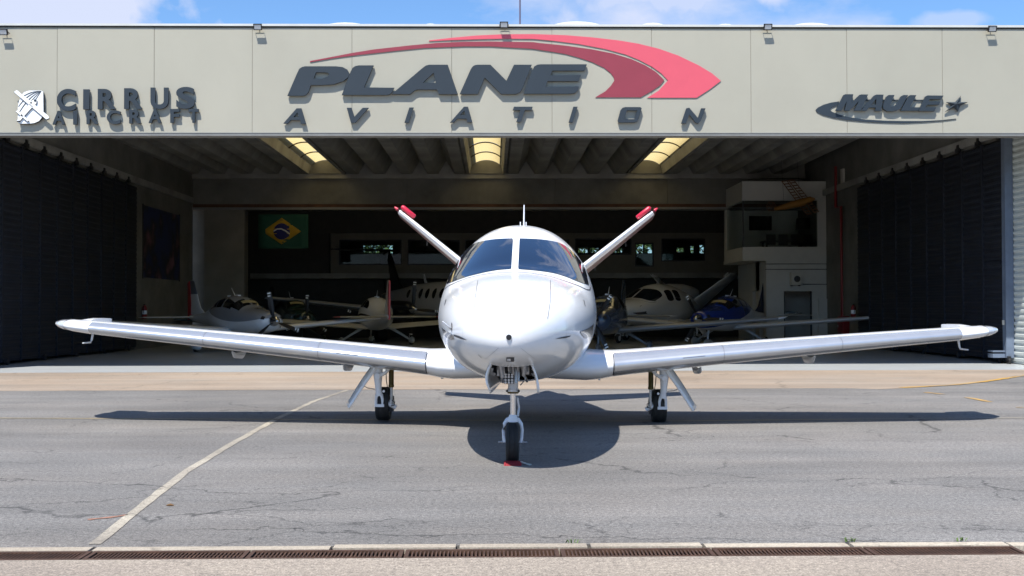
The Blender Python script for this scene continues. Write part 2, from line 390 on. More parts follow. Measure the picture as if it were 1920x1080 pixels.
# drainage channel: kerb strips and slotted iron grates
struct(box('drain_channel_bed', (-45, Y_DR0 + .01, -0.45), (45, Y_KERB - .01, -0.30), M['recess_bed']))
kx = [G(x, 1028).x for x in (-330, 176, 622, 858, 1105, 1322, 1602, 1906, 2250)]
kerb = thing('drain_kerb', 'cream concrete kerb strip along the far edge of the drain', 'kerb')
for a, b in zip(kx, kx[1:]):
    dz = random.uniform(-.004, .006)
    MB().box((a + .012, Y_DR1 + .012, -0.12), (b - .012, Y_KERB - 0.004 + random.uniform(-.006, .003), 0.004 + dz)).build('kerb_block', M['kerb'], kerb)
gx = [G(x, 1036).x for x in (-120, 172, 468, 758, 1050, 1340, 1632, 1925)]
gl = ['leftmost rusty drain grate, left of where the cream diagonal line ends', 'rusty drain grate just right of the cream diagonal line',
      'rusty drain grate second right of the cream diagonal line', 'rusty drain grate directly below the nose wheel', 'rusty drain grate just right of the nose wheel',
      'rusty drain grate second right of the nose wheel', 'rightmost rusty drain grate in the channel']
for i, (a, b) in enumerate(zip(gx, gx[1:])):
    t = thing('drain_grate', gl[i], 'drain grate', ((a + b) / 2, (Y_DR0 + Y_DR1) / 2, 0.0), group='iron grates in the drain channel')
    L = (b - a) / 2 - .006; Wd = (Y_DR1 - Y_DR0) / 2 - .004
    fr = MB().box((-L, -Wd, -.05), (L, -Wd + .022, .002)).box((-L, Wd - .03, -.05), (L, Wd, .002)).box((-L, -Wd + .023, -.05), (-L + .025, Wd - .031, .002)).box((L - .025, -Wd + .023, -.05), (L, Wd - .031, .002))
    fr.build('frame', M['rust'], t)
    n = int(2 * L / 0.024); mb = MB()
    for k in range(1, n):
        x = -L + .02 + (2 * L - .04) * k / n; mb.bar((x, -Wd + .02, -.006), (x, Wd - .028, -.006), 0.0095, 0.006)
    o = mb.build('bars', M['rust'], t); o['kind'] = 'stuff'
M['weed'] = mat('weed_green', (0.10, 0.16, 0.04), 0.8, var=0.3, vscale=20)
for px, py, n, lab in ((1592, 1016, 16, 'small green weed at the kerb joint, the bushier one'), (1075, 1027, 8, 'tiny green weed at the kerb right of the nose wheel'), (1790, 1011, 9, 'low grass weed at the kerb on the far right')):
    g = G(px, py); mb = MB()
    for k in range(n):
        a = random.uniform(0, 6.28); r = random.uniform(.015, .04); h = random.uniform(.01, .024); w = Vector((math.cos(a + 1.57), math.sin(a + 1.57), 0)) * .004
        b0 = Vector((random.uniform(-.04, .04), random.uniform(-.012, .012), 0.0)); tip = b0 + Vector((math.cos(a) * r, math.sin(a) * r * .5, h)); md = b0.lerp(tip, .5) + Vector((0, 0, .012))
        mb.add([b0 - w, b0 + w, md + w, md - w, tip], [(0, 1, 2, 3), (3, 2, 4)])
    o = mb.build('weed', M['weed'], fix=False); o.location = (g.x, Y_KERB + .02, 0.005); tag(o, lab, 'weed', 'weeds along the kerb')
g = G(319, 949)
o = MB().tube([(-.028, 0, .006), (0, .006, .010), (.03, -.003, .006)], [.003, .010, .002], 7).build('dry_leaf', mat('dry_leaf', (.16, .09, .04), .9)); o.location = (g.x, g.y, 0)
tag(o, 'small curled brown leaf on the asphalt near the diagonal line', 'leaf')

# ------------------------------------------------------------------ hangar
YF = 26.2
ZB = P(960, 250, YF).z; ZT = P(960, 53, YF).z            # fascia bottom and top
XL, XR = -12.45, 12.95                                   # planes of the opened doors
hangar = thing('hangar', 'large hangar with cream panelled fascia, raw concrete ribs and open front', 'hangar')
seams = [P(x, 150, YF).x for x in (-266, -80, 107, 289, 473, 660, 847, 1035, 1222, 1408, 1588, 1767, 1950, 2136)]
for i, (a, b) in enumerate(zip(seams, seams[1:])):
    mb = MB()
    mb.box((a + .006, YF + random.uniform(0, .004), ZB), (b - .006, YF + .08, ZT))
    mb.build('fascia_panel', M['fascia'], hangar)
    if i: box('joint_seal', (a - .0055, YF + .011, ZB + .001), (a + .0055, YF + .06, ZT - .001), M['seamcore'], hangar)
x0, x1 = seams[0], seams[-1]
box('fascia_core', (x0, YF + .082, ZB + .01), (x1, YF + .30, ZT), M['trim'], hangar)
MB().box((x0, YF - .012, ZB - .06), (x1, YF + .31, ZB - .004)).box((x0, YF - .02, ZB - .003), (x1, YF - .002, ZB + .012)).build('bottom_trim', M['trim'], hangar)
MB().box((x0, YF - .035, ZT + .035), (x1, YF + .35, ZT + .085)).build('coping', mat('white_coping', (.55, .56, .54), .45, var=.06), hangar)
MB().box((x0, YF - .012, ZT + .001), (x1, YF + .30, ZT + .034)).build('coping_gap', M['darkgap'], hangar)
# raw concrete ribs of the roof, skylights between groups of five
YB = 48.4                                                # cross beam
zr0 = P(960, 328, YB).z; zr1 = zr0 + 0.55
XC = P(912, 300, YB).x; SP = 6.7; MOD = SP / 6
M['sky_pane'] = bpy.data.materials.new('fibreglass_skylight'); M['sky_pane'].use_nodes = True
t = M['sky_pane'].node_tree; t.nodes.clear(); o_ = N(t, 'ShaderNodeOutputMaterial'); tr = N(t, 'ShaderNodeBsdfTranslucent'); df = N(t, 'ShaderNodeBsdfDiffuse'); mxs = N(t, 'ShaderNodeMixShader')
tcn = N(t, 'ShaderNodeTexCoord'); wv = N(t, 'ShaderNodeTexWave', bands_direction='Y'); wv.inputs['Scale'].default_value = 4.5; wv.inputs['Distortion'].default_value = 0.6
t.links.new(tcn.outputs['Object'], wv.inputs['Vector']); rr = N(t, 'ShaderNodeValToRGB'); rr.color_ramp.elements[0].color = (.56, .43, .19, 1); rr.color_ramp.elements[1].color = (.74, .60, .30, 1)
t.links.new(wv.outputs['Fac'], rr.inputs['Fac']); t.links.new(rr.outputs['Color'], tr.inputs['Color']); df.inputs['Color'].default_value = (.5, .42, .2, 1)
mxs.inputs['Fac'].default_value = .75; t.links.new(df.outputs[0], mxs.inputs[1]); t.links.new(tr.outputs[0], mxs.inputs[2]); t.links.new(mxs.outputs[0], o_.inputs['Surface'])
rib_me = None
def rib_profile(x, wb, wt): return [Vector((x - wb, YF + .35, zr0)), Vector((x + wb, YF + .35, zr0)), Vector((x + wt, YF + .35, zr1)), Vector((x - wt, YF + .35, zr1))]
for g in range(-2, 3):
    for j in range(1, 6):
        x = XC + g * SP + j * MOD
        if x < XL - 1 or x > XR + 1.2: continue
        if rib_me is None:
            ro = MB().prism([rib_profile(0, .21, .545)], (0, YB - YF - .36, 0)).build('ceiling_rib', M['concrete2'], hangar); rib_me = ro.data
        else: ro = bpy.data.objects.new('ceiling_rib', rib_me); C.objects.link(ro); ro.parent = hangar
        ro.location = (x, 0, 0)
box('rib_end_wall', (XL - .3, YB - .30, zr0 + .003), (XR + .6, YB - .02, zr1 - .01), M['concrete2'], hangar)
edges = []
for g in range(-2, 3):
    xc = XC + g * SP
    if XL < xc < XR: edges.append(xc)
    if not (XL < xc < XR): continue
    # upstand beams beside the skylight
    for sg in (-1, 1):
        xi = xc + sg * .53
        MB().prism([[Vector((xi, YF + .35, zr1 + .35)), Vector((xi + sg * .03, YF + .35, zr1)), Vector((xi + sg * .17, YF + .35, zr0 - .02)), Vector((xi + sg * .30, YF + .35, zr0 - .02)), Vector((xi + sg * .12, YF + .35, zr1 + .35))]], (0, YB - YF - .36, 0)).build('skylight_kerb', M['concrete2'], hangar)
    sk = MB(); Ls = 2.65; ya = YF + .49; k = 0
    par = bpy.data.objects.new('skylight', None); C.objects.link(par); par.parent = hangar
    while ya < YB - .6:
        v = []; f = []; yb = min(ya + Ls, YB - .44)
        for q in range(11):
            a = -0.9 + 1.8 * q / 10; xx = xc + .60 * math.sin(a) / math.sin(.9); zz = zr1 - .20 + .22 * (math.cos(a) - math.cos(.9)) / (1 - math.cos(.9))
            v += [(xx, ya - .003, zz), (xx, yb + .003, zz + .004)]
            if q: f.append((2*q-2, 2*q, 2*q+1, 2*q-1))
        mesh_obj('skylight_pane', v, f, M['sky_pane'], par, smooth=True)
        MB().tube([Vector((xc + .60 * math.sin(a) / math.sin(.9), ya, zr1 - .225 + .22 * (math.cos(a) - math.cos(.9)) / (1 - math.cos(.9)))) for a in [-.9 + 1.8 * q / 10 for q in range(11)]], .022, 6).build('glazing_bar', M['bronze'], par)
        ya += Ls; k += 1
    box('skylight_end', (xc - .8, YB - .5, zr0 + .0), (xc + .8, YB - .45, zr1 + .34), M['concrete'], hangar)
edges.sort(); xs = [x0] + [e for x in edges for e in (x - .515, x + .515)] + [x1]
for i in range(0, len(xs), 2): box('roof_slab', (xs[i], YF + .31, zr1 + .003), (xs[i+1], YB, zr1 + .2), M['concrete2'], hangar)
for e in edges: box('roof_slab', (e - .514, YB - .449, zr1 + .02), (e + .514, YB - .001, zr1 + .19), M['concrete2'], hangar)
for e in edges: box('roof_slab', (e - .514, YF + .311, zr1 + .02), (e + .514, YF + .49, zr1 + .19), M['concrete2'], hangar)
box('roof_slab', (x0, YB + .001, zr1 - .4), (x1, 63, zr1 - .2), M['concrete2'], hangar)
# small arched roof lights that just show over the parapet
for px, wpx, top in ((205, 60, 50.5), (363, 42, 48.8), (647, 48, 42), (807, 22, 44), (1082, 50, 40), (1224, 30, 42.6), (1360, 26, 44.5), (1522, 46, 42.6), (1800, 50, 47)):
    c_ = P(px, top, YF + 1.6); w_ = P(px + wpx, top, YF + 1.6).x - c_.x; v = []; f = []
    pts = [Vector((c_.x + w_ * 1.6 * math.sin(a), YF + 1.6, c_.z - .30 * (1 - math.cos(a)) * 1.6)) for a in [-1.1 + 2.2 * q / 12 for q in range(13)]]
    MB().prism([pts + [Vector((pts[-1].x, YF + 1.6, zr1 + .18)), Vector((pts[0].x, YF + 1.6, zr1 + .18))]], (0, 1.2, 0)).build('roof_vault', mat('white_vault', (.78, .78, .78), .4), hangar)
# cross beam with ledges and the rust red strip
zb0 = P(960, 394, YB).z
M['redstrip'] = mat('rust_red_strip', (.10, .045, .025), .8, var=.4, vscale=1.5)
bxs = [XL - .3, P(530, 350, YB).x, P(765, 350, YB).x, P(1040, 350, YB).x, P(1250, 350, YB).x, XR + .6]
for a, b in zip(bxs, bxs[1:]): box('cross_beam', (a + .006, YB - .25, zb0 + .24), (b - .006, YB + .35, zr0 - .20), M['concrete'], hangar)
box('beam_cap', (XL - .3, YB - .42, zr0 - .195), (XR + .6, YB + .4, zr0 - .004), M['concrete2'], hangar)
box('beam_strip', (XL - .3, YB - .235, zb0 + .10), (XR + .6, YB + .3, zb0 + .237), M['redstrip'], hangar)
box('beam_flange', (XL - .3, YB - .33, zb0), (XR + .6, YB + .4, zb0 + .097), M['trim'], hangar)
# side walls
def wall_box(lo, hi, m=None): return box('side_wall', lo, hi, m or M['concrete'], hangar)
zdl = P(258, 350, 40.3).z                                # top of the doors
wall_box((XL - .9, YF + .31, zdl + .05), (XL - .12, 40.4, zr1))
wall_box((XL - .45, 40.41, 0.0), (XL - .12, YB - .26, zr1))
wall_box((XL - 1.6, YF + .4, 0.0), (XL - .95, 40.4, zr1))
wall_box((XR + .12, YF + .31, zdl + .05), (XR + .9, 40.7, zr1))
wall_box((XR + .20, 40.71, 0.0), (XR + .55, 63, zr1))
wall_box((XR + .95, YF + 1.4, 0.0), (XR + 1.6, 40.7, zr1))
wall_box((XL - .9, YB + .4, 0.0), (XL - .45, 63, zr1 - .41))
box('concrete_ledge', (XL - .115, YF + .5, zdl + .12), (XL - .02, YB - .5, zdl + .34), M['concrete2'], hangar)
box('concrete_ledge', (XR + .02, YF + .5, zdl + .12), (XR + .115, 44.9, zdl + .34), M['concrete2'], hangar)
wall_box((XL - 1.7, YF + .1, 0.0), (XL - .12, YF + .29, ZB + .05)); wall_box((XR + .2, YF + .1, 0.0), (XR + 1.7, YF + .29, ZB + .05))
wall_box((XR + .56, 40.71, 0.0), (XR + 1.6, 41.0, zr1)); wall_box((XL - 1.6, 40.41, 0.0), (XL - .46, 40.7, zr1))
# column under the cross beam, wall pieces left of it
cxa, cxb = P(385, 500, YB).x, P(460, 500, YB).x
box('column', (cxa, YB - .2, 0), (cxb, YB + .55, zb0 - .003), mat('pale_column_concrete', (.20, .19, .165), .85, var=.2, vscale=.9, bump=.15, bscale=8), hangar)
box('rear_wall', (XL - .44, YB + .1, 0), (cxa - .01, YB + .35, zb0 - .003), M['concrete'], hangar)
# mezzanine at the back with glazed openings, then the outside wall with windows
YM, YO = 55.0, 61.5
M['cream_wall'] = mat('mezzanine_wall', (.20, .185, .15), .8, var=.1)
M['clear'] = bpy.data.materials.new('office_glass'); M['clear'].use_nodes = True
t = M['clear'].node_tree; t.nodes.clear(); o_ = N(t, 'ShaderNodeOutputMaterial'); a_ = N(t, 'ShaderNodeBsdfTransparent'); b_ = N(t, 'ShaderNodeBsdfGlossy'); mxs = N(t, 'ShaderNodeMixShader')
a_.inputs['Color'].default_value = (.82, .86, .86, 1); b_.inputs['Roughness'].default_value = .02; mxs.inputs['Fac'].default_value = .012
t.links.new(a_.outputs[0], mxs.inputs[1]); t.links.new(b_.outputs[0], mxs.inputs[2]); t.links.new(mxs.outputs[0], o_.inputs['Surface'])
def wall_with_holes(name, Y, th, xa, xb, za, zb, holes, m, parent, split=False):
    """holes: (x0,x1,z0,z1), apart in x; pieces between them are wall boxes"""
    hs = sorted(holes); mb = MB(); x = xa
    for h in hs:
        if h[0] > x + .002: mb.box((x, Y, za), (h[0], Y + th, zb))
        mb.box((h[0], Y, za), (h[1], Y + th, h[2])); mb.box((h[0], Y, h[3]), (h[1], Y + th, zb)); x = h[1]
    mb.box((x, Y, za), (xb, Y + th, zb))
    return mb.build(name, m, parent, fix=False)
def hole(px0, py0, px1, py1, Y):
    a, b = P(px0, py1, Y), P(px1, py0, Y); return (a.x, b.x, a.z, b.z)
zm0, zm1 = P(960, 512, YM).z, P(960, 437, YM).z
mh = [hole(*q, YM) for q in ((635, 449, 753, 497), (764, 449, 862, 497), (872, 449, 970, 497), (980, 449, 1068, 497), (1078, 447, 1184, 478), (1191, 455, 1226, 500), (1240, 447, 1322, 490))]
wall_with_holes('mezzanine_wall', YM, .2, P(620, 500, YM).x, XR + .2, zm0, zm1, mh, M['cream_wall'], hangar)
for h in mh:
    w = box('mezzanine_window', (h[0], YM + .08, h[2]), (h[1], YM + .095, h[3]), M['clear'], hangar)
    MB().box((h[0] + .003, YM + .05, h[2] + .003), (h[0] + .05, YM + .13, h[3] - .003)).box((h[1] - .05, YM + .05, h[2] + .003), (h[1] - .003, YM + .13, h[3] - .003)).box((h[0] + .051, YM + .05, h[3] - .06), (h[1] - .051, YM + .13, h[3] - .003)).box((h[0] + .051, YM + .05, h[2] + .003), (h[1] - .051, YM + .13, h[2] + .06)).build('window_frame', M['darkmetal'], w)
box('mezzanine_floor', (P(470, 500, YM).x, YM - .12, zm0 - .25), (XR + .2, YO - .01, zm0 - .003), M['concrete2'], hangar)
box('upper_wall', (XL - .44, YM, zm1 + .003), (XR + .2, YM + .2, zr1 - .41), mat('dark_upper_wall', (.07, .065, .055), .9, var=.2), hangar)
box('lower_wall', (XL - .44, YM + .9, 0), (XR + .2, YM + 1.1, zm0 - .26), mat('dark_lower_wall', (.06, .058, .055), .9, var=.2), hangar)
box('dark_partition', (XL - .44, YM + .01, zm0 - .25), (P(617, 500, YM).x, YM + .2, zm1), mat('dark_grey_partition', (.06, .055, .05), .9, var=.2), hangar)  # partition in a dark grey with slight random variation
wh = [hole(*q, YO) for q in ((680, 458, 737, 476), (1083, 463, 1103, 475), (1104.5, 463, 1123, 475), (1150, 463, 1168, 475), (1190, 456, 1224, 476), (1268, 463, 1283, 474), (1294, 460, 1302, 476), (1311, 458, 1324, 476), (1338, 458, 1352, 476))]
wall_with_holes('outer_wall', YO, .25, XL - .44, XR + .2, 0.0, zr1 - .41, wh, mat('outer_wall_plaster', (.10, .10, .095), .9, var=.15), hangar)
for h in wh:
    w = box('outer_window', (h[0], YO + .10, h[2]), (h[1], YO + .11, h[3]), M['clear'], hangar)
    mb = MB().box((h[0], YO + .08, h[3] - .05), (h[1], YO + .13, h[3] - .002)).box((h[0], YO + .08, h[2] + .002), (h[1], YO + .13, h[2] + .04))
    n = 3 if h[1] - h[0] > 1.3 else 2 if h[1] - h[0] > .8 else 1
    for k in range(n + 1):
        xk = h[0] + (h[1] - h[0]) * k / n; mb.box((xk - .035, YO + .078, h[2] + .041), (xk + .035, YO + .132, h[3] - .051))
    mb.build('window_bars', M['black'], w)
# trees behind the building, glimpsed through those windows
M['leaf'] = mat('leaf_green', (.09, .15, .04), .6, var=.5, vscale=2.5); M['bark'] = mat('bark', (.10, .075, .05), .9, var=.3, vscale=6)
def tree(x, y, h, r, label):
    tr_ = thing('tree', label, 'tree', (x, y, 0), group='trees behind the hangar')
    tk = MB().tube([(0, 0, -.3), (.1, .05, h * .3), (.05, 0, h * .62), (0, 0, h * .9)], [.22, .17, .11, .04], 8)
    for k in range(6):
        a = k * 1.05; tk.tube([(0.06, 0, h * (.3 + .08 * k)), (math.cos(a) * r * .4, math.sin(a) * r * .4, h * (.42 + .08 * k)), (math.cos(a) * r * .75, math.sin(a) * r * .75, h * (.5 + .08 * k))], [.08, .05, .02], 6)
    tk.build('trunk', M['bark'], tr_, smooth=True); mb = MB()
    cl = [Vector((random.gauss(0, r * .42), random.gauss(0, r * .42), h * random.uniform(.22, .98))) for _ in range(46)]
    for c_ in cl:
        for _ in range(42):
            p = c_ + Vector((random.gauss(0, .34), random.gauss(0, .34), random.gauss(0, .28))); a = Vector((random.gauss(0, 1), random.gauss(0, 1), random.gauss(0, 1))).normalized()
            b = a.cross(Vector((random.gauss(0, 1), random.gauss(0, 1), random.gauss(0, 1)))).normalized(); L = random.uniform(.10, .2)
            mb.add([p - a * L, p + b * L * .4, p + a * L, p - b * L * .4], [(0, 1, 2, 3)])
    o = mb.build('crown', M['leaf'], tr_, fix=False); return tr_
for px, Yt, h, lab in ((668, 67, 7.5, 'leafy tree behind the left back window, its left half'), (722, 67.6, 7.2, 'leafy tree behind the right half of the left back window'), (1104, 67, 7.4, 'green tree behind the back windows beside the jet'), (1160, 68, 7, 'green tree behind the narrow back window'), (1210, 67, 7.6, 'bright leafy tree behind the square double back window'), (1288, 67.5, 7.2, 'tree behind the narrow windows left of the white office'), (1345, 68.5, 6.9, 'tree behind the window next to the white office')):
    tree(P(px, 560, Yt).x, Yt, h, 1.5, lab)

# ------------------------------------------------------------------ signs on the fascia
def F(px, py, off): return P(px, py, YF - off)
def letter(loops, parent, name='letter', off=.085, th=.062, m='letter'):
    o = MB().prism([[F(x, y, off) for x, y in l] for l in loops], (0, th, 0)).build(name, M[m], parent); return o
def rnd(pts, conv): return [conv(*p) for p in pts]
main_sign = thing('hangar_sign', 'big slate raised lettering under a two-tone red swoosh on the fascia', 'sign', F(950, 160, 0))
inv = Matrix.Translation(-main_sign.location)
def attach(o, p):
    o.parent = p; o.matrix_parent_inverse = Matrix.Translation(-p.location); return o
r2 = lambda X, Y: (520 + X / 4, Y / 4)
r3 = lambda X, Y: (960 + X / 4, Y / 4)
PL = [
 (r2, [[(75,718),(150,545),(165,515),(185,502),(210,497),(440,497),(490,503),(525,522),(541,552),(530,580),(490,610),(420,632),(340,638),(250,638),(233,690),(218,710),(195,718)], [(272,590),(290,542),(360,542),(382,548),(389,560),(375,577),(335,589)]]),
 (r2, [[(483,712),(550,535),(565,508),(585,495),(610,490),(722,490),(650,655),(876,658),(862,690),(845,706),(820,712)]]),
 (r2, [[(858,705),(1095,505),(1115,491),(1140,485),(1278,485),(1354,706),(1212,706),(1197,671),(1050,671),(1030,678),(995,706)], [(1090,620),(1172,545),(1187,620)]]),
 (r2, [[(1368,705),(1450,520),(1465,498),(1482,488),(1505,485),(1598,485),(1718,605),(1775,485),(1908,485),(1835,670),(1818,693),(1788,705),(1680,705),(1555,582),(1503,705)]]),
 (r3, [[(88,703),(150,530),(168,498),(190,485),(215,482),(562,482),(545,530),(303,530),(290,565),(517,562),(500,608),(268,608),(252,650),(503,648),(492,680),(470,698),(430,703)]]),
 (r2, [[(45,925),(145,812),(180,812),(215,928),(178,928),(170,900),(100,900),(75,928)], [(120,878),(150,843),(160,878)]]),
 (r2, [[(520,808),(556,808),(578,875),(640,808),(685,808),(585,920),(553,920)]]),
 (r2, [[(953,920),(990,806),(1022,806),(985,920)]]),
 (r2, [[(1295,918),(1400,800),(1430,800),(1463,916),(1425,916),(1418,890),(1350,890),(1322,918)], [(1370,863),(1402,830),(1410,863)]]),
 (r2, [[(1765,826),(1775,800),(1915,800),(1908,826),(1858,826),(1825,915),(1792,915),(1822,826)]]),
 (r3, [[(425,918),(460,800),(493,800),(455,918)]]),
 (r3, [[(793,905),(815,825),(830,808),(850,803),(962,803),(973,812),(948,895),(938,912),(915,918),(800,918)], [(843,893),(862,828),(940,828),(918,893)]]),
 (r3, [[(1270,925),(1308,812),(1330,808),(1395,885),(1420,812),(1452,812),(1415,908),(1398,925),(1380,922),(1330,858),(1305,925)]])]
for cv, loops in PL: attach(letter([rnd(l, cv) for l in loops], None), main_sign)
dk = rnd([(245,457),(400,428),(560,397),(720,371),(1000,340),(1200,322),(1400,313),(1600,311),(1920,316)], r2) + rnd([(200,322),(400,342),(600,370),(760,402),(900,445),(1000,490),(1080,540),(1142,600),(1110,640),(1050,681),(965,730),(625,730),(700,685),(740,645),(768,603),(760,575),(740,548),(690,508),(600,465),(500,432),(400,405),(300,388),(200,373)], r3) + rnd([(1920,366),(1600,348),(1400,348),(1100,360),(900,380),(720,400),(560,418),(400,440),(245,467)], r2)
lt = rnd([(1137,303),(1300,284),(1500,266),(1700,257),(1920,256)], r2) + rnd([(200,257),(400,264),(600,280),(800,303),(950,328),(1100,365),(1250,418),(1400,490),(1500,550),(1567,606),(1480,672),(1385,733),(1015,733),(1100,680),(1170,603),(1120,550),(1050,500),(950,448),(850,408),(700,368),(500,330),(300,305)], r3) + rnd([(1920,292),(1700,290),(1500,294),(1300,301),(1137,309)], r2)
attach(letter([dk], None, 'dark_swoosh', .016, .012, 'red_b'), main_sign)
attach(letter([lt], None, 'light_swoosh', .016, .012, 'red_a'), main_sign)
# right sign: slanted word, crescent and star
rs = thing('fascia_sign', 'slate raised slanted word with crescent swoosh and star, right end of fascia', 'sign', F(1670, 205, 0))
r8 = lambda X, Y: (1500 + X / 5.647, 160 + Y / 5.647)
for l in ([[(378,268),(462,102),(480,94),(565,94),(545,185),(630,102),(650,96),(722,97),(640,268),(575,268),(625,165),(525,268),(475,268),(497,165),(440,268)]],
          [[(648,269),(785,108),(810,97),(885,98),(858,270),(795,270),(803,235),(730,235),(705,269)], [(755,205),(810,140),(806,205)]],
          [[(880,215),(915,120),(940,102),(1002,102),(955,205),(962,226),(990,226),(1020,200),(1072,115),(1095,102),(1145,103),(1068,240),(1030,264),(980,275),(920,272),(885,250)]],
          [[(1068,269),(1150,112),(1168,103),(1232,104),(1165,232),(1272,232),(1250,269)]],
          [[(1256,271),(1330,117),(1348,107),(1520,108),(1500,145),(1375,147),(1362,170),(1487,170),(1472,205),(1345,205),(1330,232),(1442,232),(1425,272)]]):
    attach(letter([rnd(q, r8) for q in l], None), rs)
st = rnd([(1705,108),(1688,176),(1780,178),(1697,216),(1672,281),(1630,237),(1530,287),(1606,216),(1543,178),(1642,177)], r8)
cst = r8(1655, 196); mb = MB(); v = [F(x, y, .05) for x, y in st] + [F(*cst, .11)] + [F(x, y, .02) for x, y in st]
mb.add(v, [(i, (i + 1) % 10, 10) for i in range(10)] + [(i, (i + 1) % 10, 11 + (i + 1) % 10, 11 + i) for i in range(10)])
attach(mb.build('star', M['letter']), rs)
cr = rnd([(415,170),(330,182),(250,205),(190,235),(165,260),(180,285),(240,315),(350,345),(500,370),(700,388),(900,398),(1100,402),(1300,393),(1500,378),(1655,358),(1650,352),(1500,368),(1300,378),(1100,378),(900,374),(700,362),(500,335),(400,305),(340,280),(315,260),(340,235),(400,210)], r8)
attach(letter([cr], None, 'crescent', .016, .012), rs)
attach(letter([rnd([(690,150),(1310,152),(1310,163),(690,161)], r8)], None, 'mounting_rail', .03, .02), rs)
# left sign: emblem and two words
ls = thing('fascia_sign', 'slate upright two-line lettering with white aircraft emblem, left end of fascia', 'sign', F(200, 205, 0))
def glyph(ch, x0, y0, x1, y1, bold):
    cu = bpy.data.curves.new('letter', 'FONT'); cu.body = ch; cu.offset = bold * .62; cu.extrude = .031
    tmp = bpy.data.objects.new('letter', cu); C.objects.link(tmp); bpy.context.view_layer.update()
    me = bpy.data.meshes.new_from_object(tmp.evaluated_get(bpy.context.evaluated_depsgraph_get())); bpy.data.objects.remove(tmp); bpy.data.curves.remove(cu)
    co = np.array([v.co[:] for v in me.vertices]); lo, hi = co.min(0), co.max(0)
    a, b = F(x0, y1, .054), F(x1, y0, .054)
    for v in me.vertices:
        s_, t_ = (v.co.x - lo[0]) / (hi[0] - lo[0]), (v.co.y - lo[1]) / (hi[1] - lo[1])
        v.co = Vector((a.x + (b.x - a.x) * s_, a.y - v.co.z, a.z + (b.z - a.z) * t_))
    bm = bmesh.new(); bm.from_mesh(me); bmesh.ops.recalc_face_normals(bm, faces=bm.faces); bm.to_mesh(me); bm.free()
    me.materials.clear(); me.materials.append(M['letter'])
    o = bpy.data.objects.new('letter', me); C.objects.link(o); return attach(o, ls)
q7 = lambda X, Y: (X / 4.8, 150 + Y / 4.8)
for ch, a, b, c, d in (('C',515,82,685,280),('I',752,86,808,266),('R',883,82,1048,264),('R',1120,76,1285,262),('U',1357,70,1518,262),('S',1588,64,1755,260)):
    glyph(ch, *q7(a, b), *q7(c, d), .055)
for ch, a, b, c, d in (('A',475,278,590,402),('I',662,278,698,402),('R',782,275,890,398),('C',964,275,1088,398),('R',1165,268,1276,392),('A',1340,264,1456,388),('F',1535,262,1618,386),('T',1700,262,1790,386)):
    glyph(ch, *q7(a, b), *q7(c, d), .055)
M['emblem'] = mat('white_emblem', (.85, .87, .88), .4)
shield = rnd([(160,372),(160,250),(168,200),(190,140),(215,110),(260,95),(372,95),(388,108),(390,290),(378,335),(350,368),(310,386),(270,392),(180,392),(164,384)], q7)
attach(letter([shield], None, 'emblem_shield', .085, .014, 'emblem'), ls)
attach(letter([[(x + .6, y + .8) for x, y in shield]], None, 'emblem_backing', .07, .055, 'letter'), ls)
def arcband(p0, p1, p2, w):
    up, dn = [], []
    for k in range(11):
        t_ = k / 10; x = (1-t_)**2*p0[0] + 2*t_*(1-t_)*p1[0] + t_*t_*p2[0]; y = (1-t_)**2*p0[1] + 2*t_*(1-t_)*p1[1] + t_*t_*p2[1]
        dx = 2*(1-t_)*(p1[0]-p0[0]) + 2*t_*(p2[0]-p1[0]); dy = 2*(1-t_)*(p1[1]-p0[1]) + 2*t_*(p2[1]-p1[1]); L = math.hypot(dx, dy); h = w * (.25 + .75 * math.sin(t_ * 2.6)) / 2
        up.append((x - dy / L * h, y + dx / L * h)); dn.append((x + dy / L * h, y - dx / L * h))
    return up + dn[::-1]
for p1, p2 in (((270, 98), (185, 165)), ((255, 115), (166, 240)), ((255, 145), (163, 310)), ((275, 175), (175, 345)), ((315, 180), (215, 335))):
    attach(letter([rnd(arcband((372, 100), p1, p2, 9), q7)], None, 'emblem_stripe', .089, .003), ls)
for pl in ([(125,108),(150,90),(434,322),(442,342),(416,354)], [(140,282),(155,274),(260,362),(246,373)], [(150,368),(240,240),(290,182),(318,170),(332,182),(325,212),(272,262),(180,365)]):
    cx_, cy_ = sum(p[0] for p in pl) / len(pl), sum(p[1] for p in pl) / len(pl)
    attach(letter([rnd([(cx_ + (x - cx_) * 1.02 + 1, cy_ + (y - cy_) * 1.03 + 6) for x, y in pl], q7)], None, 'emblem_outline', .105, .016), ls)
    attach(letter([rnd(pl, q7)], None, 'emblem_aircraft', .118, .012, 'emblem'), ls)
for (X, Y, r) in ((316, 184, 12),):
    attach(letter([rnd([(X + r * math.cos(a * .524), Y + r * math.sin(a * .524)) for a in range(12)], q7)], None, 'emblem_disc', .122, .003), ls)

